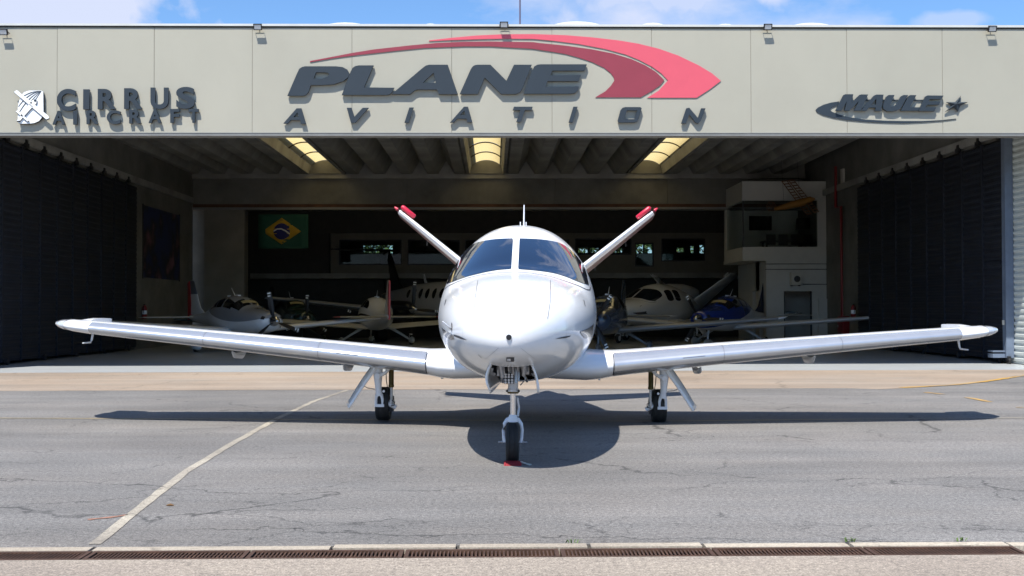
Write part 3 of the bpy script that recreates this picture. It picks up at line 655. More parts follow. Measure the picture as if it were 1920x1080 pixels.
# ------------------------------------------------------------------ floodlights, mast
for px, py, lab in ((6, 60, 'small black floodlight at the left end of the fascia top'), (483, 50.5, 'small black floodlight left of the big sign on the fascia top'), (945, 46.5, 'small black floodlight above the middle of the big sign'), (1440, 50.5, 'small black floodlight right of the big sign on the fascia top'), (1861, 54, 'small black floodlight at the right end of the fascia top')):
    c_ = P(px, py, YF - .16); t = thing('floodlight', lab, 'floodlight', c_, (R(22), 0, 0), 'floodlights along the fascia top')
    MB().box((-.095, -.012, -.07), (.095, -.002, -.053)).box((-.095, -.012, .053), (.095, -.002, .07)).box((-.095, -.012, -.0529), (-.076, -.002, .0529)).box((.076, -.012, -.0529), (.095, -.002, .0529)).box((-.092, .0, -.067), (.092, .045, .067)).build('housing', M['black'], t)
    box('lens', (-.0755, -.009, -.0525), (.0755, -.0005, .0525), M['lampglass'], t)
    MB().tube([(-.1, .02, 0), (-.1, .10, -.05), (.1, .10, -.05), (.1, .02, 0)], .008, 6).tube([(0, .10, -.05), (.02, .17, -.10)], .010, 6).build('bracket', M['black'], t)
mz = P(975, 46, YF + .5)
tag(MB().tube([(mz.x, YF + .5, zr1 + .2), (mz.x, YF + .5, mz.z + 1.6)], .022, 8).build('mast', mat('mast_paint', (.12, .11, .17), .5)), 'thin dark mast standing on the roof above the sign', 'mast')

# ------------------------------------------------------------------ hangar doors, opened along both sides
def corrugated(name, o, du, L, H, nrm, m, parent, pitch=.16, amp=.018):
    o, du, nrm = Vector(o), Vector(du), Vector(nrm); v = []; f = []; n = int(H / pitch); zs = []
    for k in range(n):
        z = H * k / n; p_ = H / n; zs += [(z, 0), (z + p_ * .35, 0), (z + p_ * .5, amp), (z + p_ * .85, amp)]
    zs.append((H, 0))
    for z, a in zs:
        for u in (0, L): v.append(o + du * u + Vector((0, 0, z)) + nrm * a)
    for i in range(len(zs) - 1): f.append((2*i, 2*i+1, 2*i+3, 2*i+2))
    k = len(v); v += [p - nrm * (.05 + (0)) for p in (v[0], v[1], v[k-1], v[k-2])]; f.append((k + 3, k + 2, k + 1, k))
    return mesh_obj(name, v, f, m, parent)
def door_run(side, y0, y1, n, label):
    t = thing('hangar_door', label, 'hangar door', (0, 0, 0), group='folded hangar doors'); X = XL if side < 0 else XR
    H = zdl - .12; w = (y1 - y0) / n; nr = (-side, 0, 0)
    for k in range(n):
        a = y0 + k * w
        corrugated('door_leaf', (X + side * .02, a + .05, .10), (0, 1, 0), w - .10, H, nr, M['door'], t)
        xs_ = sorted((X - side * .025, X + side * .05))
        box('door_stile', (xs_[0], a - .045, .08), (xs_[1], a + .045, H + .14), M['door'], t)
        if k in (0, 3, n - 4): MB().box((xs_[0] - .015 , a + .2, H * .45), (xs_[1], a + w - .2, H * .45 + .08)).build('door_rail', M['door'], t)
        mb = MB().box((xs_[0], a + .15, H + .145), (xs_[1], a + .40, H + .27)).box((xs_[0] + .01, a + .22, H + .27), (xs_[1] - .01, a + .33, H + .36)); mb.build('roller', M['black'], t)
        if k % 2 == 0: MB().lathe([(-.03, .04), (-.03, .09), (.03, .09), (.03, .04)], (X, a + .35, .095), 'X', 16).build('wheel', M['darkmetal'], t)
    return t
door_run(-1, YF + .6, 40.3, 11, 'dark navy corrugated hangar door folded along the left wall')
pe = PX(1889, 600, XR - .02)
dr = door_run(1, pe.y + .16, 40.6, 9, 'dark navy corrugated hangar door folded along the right wall')
MB().box((XR - .10, pe.y - .1, .16), (XR + .10, pe.y + .10, zdl + .02)).build('end_post', M['post'], dr)
MB().box((XR - .42, pe.y - .05, .16), (XR - .11, pe.y + .25, .26)).box((XR - .42, pe.y - .05, .30), (XR - .11, pe.y + .25, .34)).build('foot_bracket', M['post'], dr)
MB().lathe([(-.03, .05), (-.03, .075), (.03, .075), (.03, .05)], (XR - .05, pe.y - .12, .082), 'X', 18).box((XR - .09, pe.y - .16, .08), (XR - .01, pe.y - .08, .2)).build('wheel', M['black'], dr)
MB().box((XR - .18, pe.y - .06, P(1885, 609, pe.y).z), (XR - .12, pe.y - .04, P(1885, 600, pe.y).z)).build('latch', M['alu'], dr)
M['shutter'] = mat('white_corrugated_metal', (.56, .60, .58), .5, .1, var=.08, vscale=1.5)
t = thing('corrugated_wall', 'pale corrugated metal wall at the right edge beside the door post', 'wall')
for k in range(2): corrugated('wall_sheet', (XR + .13, YF + .33 + k * (pe.y - YF - .2) / 2, .02), (0, 1, 0), (pe.y - YF - .2) / 2 - .004, zdl + .03, (-1, 0, 0), M['shutter'], t, .15, .03)

# wooded bank across the airfield, behind the viewer; shows only as the dark band reflected in paint and glass
v = []; f = []; nx, nzz = 220, 12
for i in range(nx + 1):
    x = -190 + 380 * i / nx; base = 9 + 2.2 * math.sin(i * .23) + 1.4 * math.sin(i * .61 + 1) + random.uniform(-.9, .9)
    for k in range(nzz + 1):
        q = k / nzz; v.append((x + random.uniform(-.5, .5), -75 - 6 * math.sin(q * 1.57) + random.uniform(-.9, .9), -.3 + base * q))
for i in range(nx):
    for k in range(nzz): f.append((i*(nzz+1)+k, (i+1)*(nzz+1)+k, (i+1)*(nzz+1)+k+1, i*(nzz+1)+k+1))
for (p, q) in (((0, 0), 0),): pass
k0 = len(v); v += [(x_, -95, -.3) for x_ in (-190, 190)]
wb = mesh_obj('wooded_bank', v, f, mat('bank_foliage', (.045, .06, .028), .9, var=.5, vscale=.6, bump=.6, bscale=2)); tag(wb, 'far-off dark green wood across the airfield', 'wood'); wb['kind'] = 'stuff'

# ------------------------------------------------------------------ the white jet
JET_LOC = Vector((P(975.5, 600, 14.43).x, 14.43, 0.0))
jet = thing('jet', 'white single-engine jet with V-tail parked nose-on in front of the hangar', 'airplane', JET_LOC, (0, R(0.5), R(-2.5)))
JM = Matrix.Translation(JET_LOC) @ Matrix.Rotation(R(-2.5), 4, 'Z') @ Matrix.Rotation(R(0.5), 4, 'Y')
JI = JM.inverted()
U0 = -4.7                                                # local y of the nose tip
fus = Loft([(0.000, .010, 1.215, 1.195, 1.205), (.012, .075, 1.275, 1.135, 1.205), (.05, .155, 1.345, 1.065, 1.205), (.12, .24, 1.415, 1.02, 1.207), (.28, .36, 1.50, .965, 1.215), (.6, .50, 1.60, .90, 1.235), (1.0, .62, 1.68, .82, 1.26),
            (1.5, .725, 1.745, .745, 1.29), (2.0, .795, 1.80, .69, 1.32), (2.3, .825, 1.885, .665, 1.34), (2.65, .85, 2.03, .645, 1.36), (3.0, .868, 2.165, .63, 1.37), (3.4, .878, 2.30, .615, 1.38),
            (3.8, .882, 2.395, .605, 1.38), (4.3, .882, 2.445, .60, 1.38), (5.0, .872, 2.43, .60, 1.38), (5.8, .80, 2.32, .66, 1.40), (6.6, .66, 2.16, .80, 1.45), (7.4, .48, 2.0, 1.0, 1.50), (8.2, .30, 1.86, 1.22, 1.55), (9.0, .13, 1.74, 1.44, 1.6), (9.35, .03, 1.66, 1.58, 1.62)], 2.12)
us = [0, .004, .012, .025, .045, .07, .10, .14, .19, .25, .32, .40, .48] + list(np.arange(.55, 9.36, .10)) + [9.35]
BAY = lambda c: c.z < 1.15 and abs(c.x) < .185 and .55 + U0 < c.y < 1.75 + U0
body = fus.build('fuselage', M['white'], jet, nt=128, skip=BAY, y0=U0, us=us)
bvh = BVHTree.FromPolygons([v.co.copy() for v in body.data.vertices], [tuple(p.vertices) for p in body.data.polygons])
CAMP = JI @ Vector((0, 0, CAMH))
def cast(px, py, off=.004):                              # photo pixel -> point and normal on the fuselage skin
    d = (JI.to_3x3() @ ray(px, py)).normalized(); h = bvh.ray_cast(CAMP, d)
    if h[0] is None or h[0].y > 1.2:
        q = CAMP + d * (13.4 - 0.0); h = bvh.find_nearest(q)
    n = h[1]
    if n.dot(d) > 0: n = -n
    return h[0] + n * off, n
def skin_grid(name, top, bot, m, parent, nv=14, off=.006, sub=5):
    def dens(c):
        o_ = []
        for i in range(len(c) - 1):
            p0, p1, p2, p3 = c[max(i-1, 0)], c[i], c[i+1], c[min(i+2, len(c)-1)]
            for k in range(sub):
                t = k / sub; o_.append(tuple(.5 * ((2*p1[j]) + (-p0[j]+p2[j])*t + (2*p0[j]-5*p1[j]+4*p2[j]-p3[j])*t*t + (-p0[j]+3*p1[j]-3*p2[j]+p3[j])*t**3) for j in (0, 1)))
        return o_ + [c[-1]]
    T, B = dens(top), dens(bot); v = []; f = []
    for a, b in zip(T, B):
        for k in range(nv + 1):
            s = k / nv; v.append(cast(a[0] + (b[0]-a[0])*s, a[1] + (b[1]-a[1])*s, off)[0])
    for i in range(len(T) - 1):
        for k in range(nv): f.append((i*(nv+1)+k, (i+1)*(nv+1)+k, (i+1)*(nv+1)+k+1, i*(nv+1)+k+1))
    b = MB(); b.v = v; b.f = f
    o = b.build(name, m, parent, fix=False)
    bm = bmesh.new(); bm.from_mesh(o.data); bmesh.ops.remove_doubles(bm, verts=bm.verts, dist=1e-4); bm.normal_update()
    for fc in bm.faces:
        if fc.normal.dot(fc.calc_center_median() - CAMP) > 0: fc.normal_flip()
    bm.to_mesh(o.data); bm.free(); o.data.polygons.foreach_set('use_smooth', [True] * len(o.data.polygons)); return o
def skin_line(name, pts, w, m, parent, off=.003, sub=8):
    c = []
    for i in range(len(pts) - 1):
        for k in range(sub): t = k / sub; c.append(tuple(pts[i][j] + (pts[i+1][j] - pts[i][j]) * t for j in (0, 1)))
    c.append(pts[-1]); q = [cast(*p, off) for p in c]; v = []; f = []
    for i, (p, n) in enumerate(q):
        d = q[min(i+1, len(q)-1)][0] - q[max(i-1, 0)][0]
        s = n.cross(d).normalized() * w / 2; v += [p - s, p + s]
        if i: k = 2*i; f.append((k-2, k-1, k+1, k))
    b = MB(); b.v = v; b.f = f; return b.build(name, m, parent, fix=False)
w1 = lambda pts: [(820 + X / 6.4, 410 + Y / 6.4) for X, Y in pts]
lens_r = skin_grid('windscreen_pane', w1([(986,262),(992,246),(1010,242),(1200,250),(1350,268),(1480,302),(1600,382),(1700,492),(1770,615),(1812,788)]), w1([(970,585),(974,602),(990,609),(1150,622),(1300,640),(1420,662),(1540,698),(1650,742),(1740,774),(1812,797)]), M['glass'], body)
lens_l = skin_grid('windscreen_pane', w1([(908,262),(902,246),(884,241),(700,250),(540,275),(430,312),(330,382),(240,472),(160,602),(100,782)]), w1([(888,585),(884,600),(866,607),(740,617),(600,640),(480,667),(380,692),(280,724),(190,757),(100,790)]), M['glass'], body)
# cabin side windows, behind the windscreen
for sg in (0, 1):
    for (a, b) in ((3.75, 4.35), (4.5, 5.05)):
        def shp(s, q, a=a, b=b):
            th = R(17 + 31 * (.5 + (q - .5) * (1 - .25 * abs(2*s-1)**3))); return a + (b - a) * s, (th if sg == 0 else math.pi - th)
        fus.patch('cabin_window', M['glass'], body, 0, 0, 0, 0, .005, y0=U0, shape=shp)
blk = w1([(80,850),(140,805),(240,760),(360,715),(500,680),(650,656),(800,645),(950,642),(1100,650),(1250,672),(1400,705),(1550,755),(1690,805),(1790,852),(1825,856),(1836,825)])
skin_line('windscreen_border', blk, .014, M['seam'], body)
skin_line('windscreen_border', w1([(250,425),(330,362),(430,300),(560,258),(720,232),(940,222),(1150,230),(1330,252),(1460,278),(1560,335)]), .003, M['seam_soft'], body)
for pl, w_ in (([(896,526),(891,560),(888.5,597)], .0045), ([(888.5,597),(897,587),(912,576),(935,567.5),(957,565),(985,567),(1006,574),(1020,585),(1026.5,598)], .003), ([(1026.5,598),(1031.5,565),(1032,526)], .0045), ([(928,525),(965,523),(997,526)], .003), ([(921,512),(921,516)], .004), ([(1007,513),(1007,517)], .004)):
    skin_line('hatch_seam', pl, w_, M['seam'] if w_ > .004 else M['seam_soft'], body)
for pl in ([(935,652),(921,664),(909,674)], [(976,652),(990,663),(1004,673.5)], [(868,615),(868,632),(872,650),(884,668)], [(1061,600),(1062,620),(1061,636)]):
    skin_line('panel_seam', pl, .003, M['seam_soft'], body)
skin_grid('cheat_stripe', [(829,614),(834,618),(842,624),(850,628)], [(833,628),(840,634),(848,637),(852,636)], M['greystripe'], body, nv=4)
skin_grid('cheat_stripe', [(1112,607),(1106,613),(1096,618),(1088,621)], [(1110,628),(1103,632),(1096,634),(1088,624)], M['greystripe'], body, nv=4)
skin_grid('cooling_inlet', [(852,627),(862,630),(876,637)], [(852,630),(864,635),(876,637.4)], M['seam'], body, nv=2)
skin_grid('cooling_inlet', [(1041,635),(1056,631),(1070,629)], [(1041,635.4),(1056,634),(1066,632)], M['seam'], body, nv=2)
def slot(a, b, w): skin_line('static_port', [a, b], w, M['black'], body, off=.005, sub=3)
slot((837, 562), (834, 572), .014); slot((1094, 563), (1096.5, 574), .014); slot((897, 664), (904, 671), .008)
# nose sensor, light window, emblem
p, n = cast(954, 632.5, -.004)
MB().lathe([(-.012, .0235), (.004, .0235), (.004, .015)], (0, 0, 0), 'Y', 24).build('nose_sensor', M['black'], body); so_ = bpy.data.objects['nose_sensor']; so_.location = p; so_.rotation_euler = (0, 0, 0)
skin_grid('light_window', [(949.5,669.5),(964,669.5)], [(949.5,677.5),(964,677.5)], M['seam'], body, nv=3, off=.004, sub=3)
skin_grid('light_glass', [(951,671),(957.5,671)], [(951,676),(957.5,676)], M['led'], body, nv=3, off=.007, sub=3)
for pl in ([(948.5,559),(957,554),(966.5,559)], [(948.5,559),(953,560.5),(962,560.5),(966.5,559)], [(953,559),(957.5,556.5),(961.5,559)]): skin_line('nose_emblem', pl, .006, M['violet'], body, off=.004, sub=4)
# angle-of-attack vane and probes on the left cheek
p, n = cast(846, 617, 0)
MB().tube([p, p + Vector((-.02, -.06, .02)), p + Vector((-.07, -.10, .07))], [.010, .008, .005], 8).build('pitot_probe', M['gearwhite'], body, smooth=True)
MB().prism([[p + Vector((.005, -.01, -.03)), p + Vector((.011, -.05, -.01)), p + Vector((.006, -.05, .05)), p + Vector((.0, -.01, .06))]], (.006, 0, 0)).build('vane', M['seam'], body)
# antennas on the cabin roof
pa = fus.pt(4.45, R(90)); 
MB().tube([(.03, pa.y + U0, pa.z - .02), (.032, pa.y + U0 + .02, pa.z + .27)], [.010, .007], 8).build('whip_antenna', M['gearwhite'], body)
for x in (-.012, .058): MB().box((x - .005, pa.y + U0 - .05, pa.z - .02), (x + .005, pa.y + U0 + .02, pa.z + .055)).build('blade_antenna', M['gearwhite'], body)
# engine on the aft upper fuselage
eng = Loft([(4.9, .20, 2.34, 2.02, 2.18), (5.1, .30, 2.42, 1.95, 2.16), (5.6, .38, 2.475, 1.8, 2.12), (6.6, .40, 2.475, 1.7, 2.10), (7.6, .33, 2.40, 1.74, 2.08), (8.2, .24, 2.30, 1.82, 2.06)], 2.05)
e = eng.build('engine_nacelle', M['white'], jet, nu=30, nt=40, y0=U0)
MB().lathe([(0, .17), (.02, .19), (.05, .17), (.02, .12)], (0, 4.93 + U0, 2.18), 'Y', 28).build('intake_lip', M['alu'], e, smooth=True)
MB().lathe([(0, .23), (.25, .18), (.26, .12), (.02, .14)], (0, 8.2 + U0, 2.06), 'Y', 28).build('exhaust', M['darkmetal'], e, smooth=True)
# wings
def wsec(sg):
    return [((0, -1.0, .715), 2.75, .095, 1.5), ((sg * .45, -1.02, .725), 2.72, .125, 1.8), ((sg * .80, -.97, .735), 2.55, .150, 2.2), ((sg * .97, -.86, .74), 2.30, .157, 2.5), ((sg * 1.12, -.77, .755), 2.08, .158, 2.8), ((sg * 1.35, -.72, .778), 1.97, .158, 3.0),
            ((sg * 2.4, -.60, .885), 1.72, .158, 3.0), ((sg * 4.0, -.42, 1.035), 1.38, .156, 2.8), ((sg * 5.3, -.26, 1.150), 1.10, .155, 2.6), ((sg * 5.52, -.17, 1.170), .98, .155, 2.5), ((sg * 5.68, -.04, 1.186), .80, .15, 2), ((sg * 5.80, .14, 1.197), .55, .13, 2), ((sg * 5.85, .28, 1.20), .33, .10, 2)]
for sg in (-1, 1):
    SX = lambda x: sg * (abs(x) if abs(x) < 1.35 else 1.35 + (abs(x) - 1.35) * 1.042)
    sc = [((SX(q[0][0]), *q[0][1:]), *q[1:]) for q in wsec(sg)]; w = wing(sc, n=26).build('wing', M['white'], jet, smooth=True, sharp=60)
    def at(x):                                           # section at span x
        for a, b in zip(sc, sc[1:]):
            if abs(a[0][0]) <= x <= abs(b[0][0]):
                t = (x - abs(a[0][0])) / (abs(b[0][0]) - abs(a[0][0])); return (Vector(a[0]).lerp(Vector(b[0]), t), *[a[k] + (b[k] - a[k]) * t for k in (1, 2, 3)])
    wing([at(x) for x in (1.13, 1.35, 2.0, 2.4, 3.2, 4.0, 4.7, 5.2, 5.4)], part=.13, off=.003, n=40).build('leading_edge', M['tks'], w, smooth=True, sharp=60)
    wing([at(x) for x in (1.115, 1.128)], part=.10, off=.0035, n=40).build('edge_band', M['greystripe'], w, smooth=True, sharp=60)
    for x in (2.45, 3.9):
        wing([at(x), at(x + .005)], part=.14, off=.0042, n=40).build('panel_joint', M['seam'], w, smooth=True, sharp=60)
    q0, q1 = at(1.95), at(2.22)
    MB().tube([q0[0] + Vector((0, .006, .012)), q1[0] + Vector((0, .006, .012))], .009, 6).build('stall_strip', M['seam'], w)
    # turned-up tip fairing with its glass light
    tp = [(5.36, 1.16), (5.36, 1.265), (5.45, 1.268), (5.58, 1.25), (5.70, 1.222), (5.80, 1.195), (5.70, 1.17), (5.5, 1.15)]
    mb = MB(); n_ = len(tp); v = []
    for k, (yy, s_) in enumerate(((.02, .35), (.18, .82), (.42, 1.0), (.80, .96), (.86, .9))):
        for (x, z) in tp: v.append((SX(5.36 + (x - 5.36) * (0.8 + .2 * s_)), yy + (x - 5.36) * .3, 1.165 + (z - 1.165) * s_))
    f = [(k*n_+i, k*n_+(i+1)%n_, (k+1)*n_+(i+1)%n_, (k+1)*n_+i) for k in range(4) for i in range(n_)] + [tuple(range(n_)), tuple(range(4*n_, 5*n_))]
    mb.add(v, f).build('winglet', M['white'], w, smooth=True, sharp=35)
    nl = wing([at(x) for x in (5.78, 5.87, 5.95, 6.025)], part=.5, off=.005, n=24).build('position_light', mat('clear_lens', (.55, .56, .60), .05, coat=1, spec=.8), w, smooth=True, sharp=60)
    le, ch, _, _ = at(5.45)
    MB().tube([le + Vector((0, .30, -.03)), le + Vector((sg * .015, .28, -.16)), le + Vector((sg * .02, .26, -.185)), le + Vector((sg * .055, .10, -.19))], [.016, .013, .012, .008], 8).build('pitot_tube', M['gearwhite'], w, smooth=True)
    for x in (2.30, 3.75):                               # flap and aileron hinge fairings
        le, ch, th, tw = at(x); b0 = le + Vector((0, ch * .55, -ch * .075 - .05))
        MB().tube([b0, b0 + Vector((0, .15, -.055)), b0 + Vector((0, .45, -.065)), b0 + Vector((0, ch * .5, .0))], [.01, .035, .045, .012], 10).build('hinge_fairing', M['gearwhite'], w, smooth=True)
    le, ch, th, tw = at(.97)
    MB().box((sg * .98 - .012, -.15, .545), (sg * .98 + .012, -.02, .60)).build('belly_antenna', M['gearwhite'], w)
# V-tail
for sg in (-1, 1):
    dirv = Vector((sg * .785, 0, .62)).normalized(); upv = Vector((-sg * .62, 0, .785)).normalized()
    root = Vector((sg * .30, 6.9 + U0, 1.62)); Lt = 2.13
    secs = [(root + dirv * (Lt * k) + Vector((0, .75 * k, 0)), 1.45 - .62 * k, (.085), 6.0) for k in (0, .25, .5, .75, .97, 1.0)]
    secs[-1] = (secs[-1][0] + Vector((0, .12, 0)), .62, .05, 6.0)
    o = wing(secs, up=upv, camber=0.0).build('tail_fin', M['maroon'], jet, smooth=True, sharp=60)
    wing(secs[:-1], up=upv, camber=0, part=.20, off=.004, n=30).build('leading_edge', M['white'], o, smooth=True, sharp=60)
    tip = root + dirv * (Lt * .915) + Vector((0, .72, 0)) + upv * .075
    MB().tube([tip - dirv * .13, tip - dirv * .115, tip + dirv * .10, tip + dirv * .125, tip + dirv * .135], [.024, .036, .038, .028, .010], 14).build('tip_cover', M['red'], o, smooth=True)
    tc2 = root + dirv * (Lt * 1.01) + Vector((0, .74, 0))
    MB().tube([tc2 - dirv * .05, tc2 - dirv * .01, tc2 + dirv * .01], [.026, .018, .008], 10).build('tip_cap', M['red'], o, smooth=True)
    for k in (.45, .74):
        q = root + dirv * (Lt * k) + Vector((0, 1.5, 0)) - upv * .05
        MB().tube([q, q + Vector((sg * .01, .05, -.14))], [.004, .002], 5).build('static_wick', M['alu'], o)
# nose wheel bay and nose gear
YN = -3.73
bv = [(-.17, .60 + U0, .93), (.17, .60 + U0, .93), (.17, 1.72 + U0, .76), (-.17, 1.72 + U0, .76), (-.17, .60 + U0, 1.14), (.17, .60 + U0, 1.14), (.17, 1.72 + U0, 1.12), (-.17, 1.72 + U0, 1.12)]
mesh_obj('gear_bay', bv, [(4, 5, 6, 7), (0, 1, 5, 4), (1, 2, 6, 5), (2, 3, 7, 6), (3, 0, 4, 7)], M['darkmetal'], jet)
pl = MB()
for k in range(7):
    x = -.13 + .043 * k; pl.tube([(x, .68 + U0 + .04 * (k % 3), .96), (x + .01, .80 + U0, .86 - .03 * (k % 2)), (x - .01, 1.3 + U0, .93)], .009, 6)
pl.tube([(-.12, .7 + U0, .98), (-.09, .74 + U0, .80)], .018, 8).tube([(.12, .7 + U0, .97), (.10, .76 + U0, .82)], .016, 8).tube([(-.14, YN - .05, .93), (-.11, YN - .02, .80), (-.10, YN + .1, .74)], .014, 8).tube([(.15, YN - .06, .93), (.10, YN - .04, .82), (.13, YN + .06, .75)], .013, 8).box((-.15, YN + .02, .80), (-.09, YN + .10, .90)).box((.085, YN + .0, .82), (.15, YN + .09, .89)).tube([(-.06, YN - .02, .95), (-.14, YN - .04, .86)], .010, 6).tube([(.07, YN - .03, .90), (.12, YN - .05, .78), (.07, YN - .02, .72)], .007, 6).build('bay_plumbing', M['alu'], jet)
ng = bpy.data.objects.new('nose_gear', None); C.objects.link(ng); ng.parent = jet; ng.location = (0, YN, 0)
MB().lathe([(.655, .052), (.66, .056), (.68, .056), (.685, .048), (.80, .046), (1.0, .046)], (0, .03, 0), 'Z', 24).build('strut_housing', M['gearwhite'], ng, smooth=True)
MB().lathe([(.640, .05), (.642, .054), (.657, .054), (.66, .05)], (0, .03, 0), 'Z', 24).build('strut_collar', M['bronze'], ng, smooth=True)
MB().lathe([(.40, .026), (.645, .026)], (0, .03, 0), 'Z', 20).build('oleo_piston', M['chrome'], ng, smooth=True)
fk = MB().lathe([(.375, .05), (.39, .052), (.43, .036), (.44, .034)], (0, .02, 0), 'Z', 20)
for sg in (-1, 1):
    path = [(sg * .015, .02, .405), (sg * .05, .02, .395), (sg * .078, .015, .355), (sg * .088, .01, .30), (sg * .085, .01, .23), (sg * .078, .01, .185)]
    fk.tube(path, [.022, .021, .018, .015, .014, .014], 10)
fk.build('fork', M['gearwhite'], ng, smooth=True)
MB().lathe([(-.135, .008), (.135, .008)], (0, .01, .188), 'X', 10).lathe([(-.105, .014), (-.092, .014)], (0, .01, .188), 'X', 10).lathe([(.092, .014), (.105, .014)], (0, .01, .188), 'X', 10).build('axle', M['alu'], ng, smooth=True)
def tyre(parent, r, w, c, name='wheel'):
    wh = MB().lathe([(-w*.30, r*.50), (-w*.42, r*.62), (-w*.5, r*.78), (-w*.47, r*.92), (-w*.36, r*.985), (-w*.22, r), (-w*.205, r*.985), (-w*.185, r*.985), (-w*.17, r), (w*.17, r), (w*.185, r*.985), (w*.205, r*.985), (w*.22, r), (w*.36, r*.985), (w*.47, r*.92), (w*.5, r*.78), (w*.42, r*.62), (w*.30, r*.50)], (0, 0, 0), 'X', 48).build(name, M['rubber'], parent, smooth=True, sharp=50)
    wh.location = c
    MB().lathe([(-w*.36, r*.12), (-w*.34, r*.35), (-w*.40, r*.52), (-w*.36, r*.60), (w*.36, r*.60), (w*.40, r*.52), (w*.34, r*.35), (w*.36, r*.12)], (0, 0, 0), 'X', 32).build('rim', M['gearwhite'], wh, smooth=True)
    return wh
tyre(ng, .188, .122, (0, .01, .188))
MB().tube([(.04, .075, .60), (.055, .13, .50), (.045, .08, .42)], .010, 8).build('torque_link', M['gearwhite'], ng, smooth=True)
ld = box('landing_light', (-.082, -.11, .738), (.010, -.07, .835), M['darkmetal'], ng)
for i in range(3):
    for j in range(4):
        MB().lathe([(-.006, .0095), (0, .0120), (.004, .0120)], (-.066 + i * .030, -.111, .750 + j * .0225 + (.006 if j > 1 else 0)), 'Y', 12).build('lamp_lens', M['led'], ld, smooth=True)
MB().bar((.03, -.05, .74), (.03, -.03, .97), .022, .02).bar((.055, -.05, .76), (.055, -.03, .97), .014, .02).build('actuator', M['alu'], ng)
MB().lathe([(-.004, .011), (.012, .011)], (-.055, -.02, .665), 'Y', 10).lathe([(-.004, .011), (.012, .011)], (.055, -.02, .665), 'Y', 10).build('collar_bolt', M['darkmetal'], ng)
for sg in (-1, 1):                                       # nose gear doors, hanging open
    prof = [(.188, .935), (.212, .88), (.228, .82), (.232, .76), (.222, .705), (.205, .655)] if sg < 0 else [(.172, .935), (.195, .88), (.215, .82), (.228, .76), (.236, .70), (.242, .655)]
    v = []; f = []; ny = 8
    for k in range(ny + 1):
        yy = .57 + U0 + 1.05 * k / ny; lift = .05 * (k / ny) + (.06 if k == 0 else 0)
        for i, (x, z) in enumerate(prof):
            v.append((sg * (x - (.075 if sg < 0 else .03) * (k / ny) * i / 5), yy, z + lift * i / 5))
    m_ = len(prof)
    for k in range(ny):
        for i in range(m_ - 1): f.append((k*m_+i, k*m_+i+1, (k+1)*m_+i+1, (k+1)*m_+i))
    o = mesh_obj('gear_door', v, f, M['white'], jet, smooth=True); sm = o.modifiers.new('solid', 'SOLIDIFY'); sm.thickness = .016; sm.offset = 0
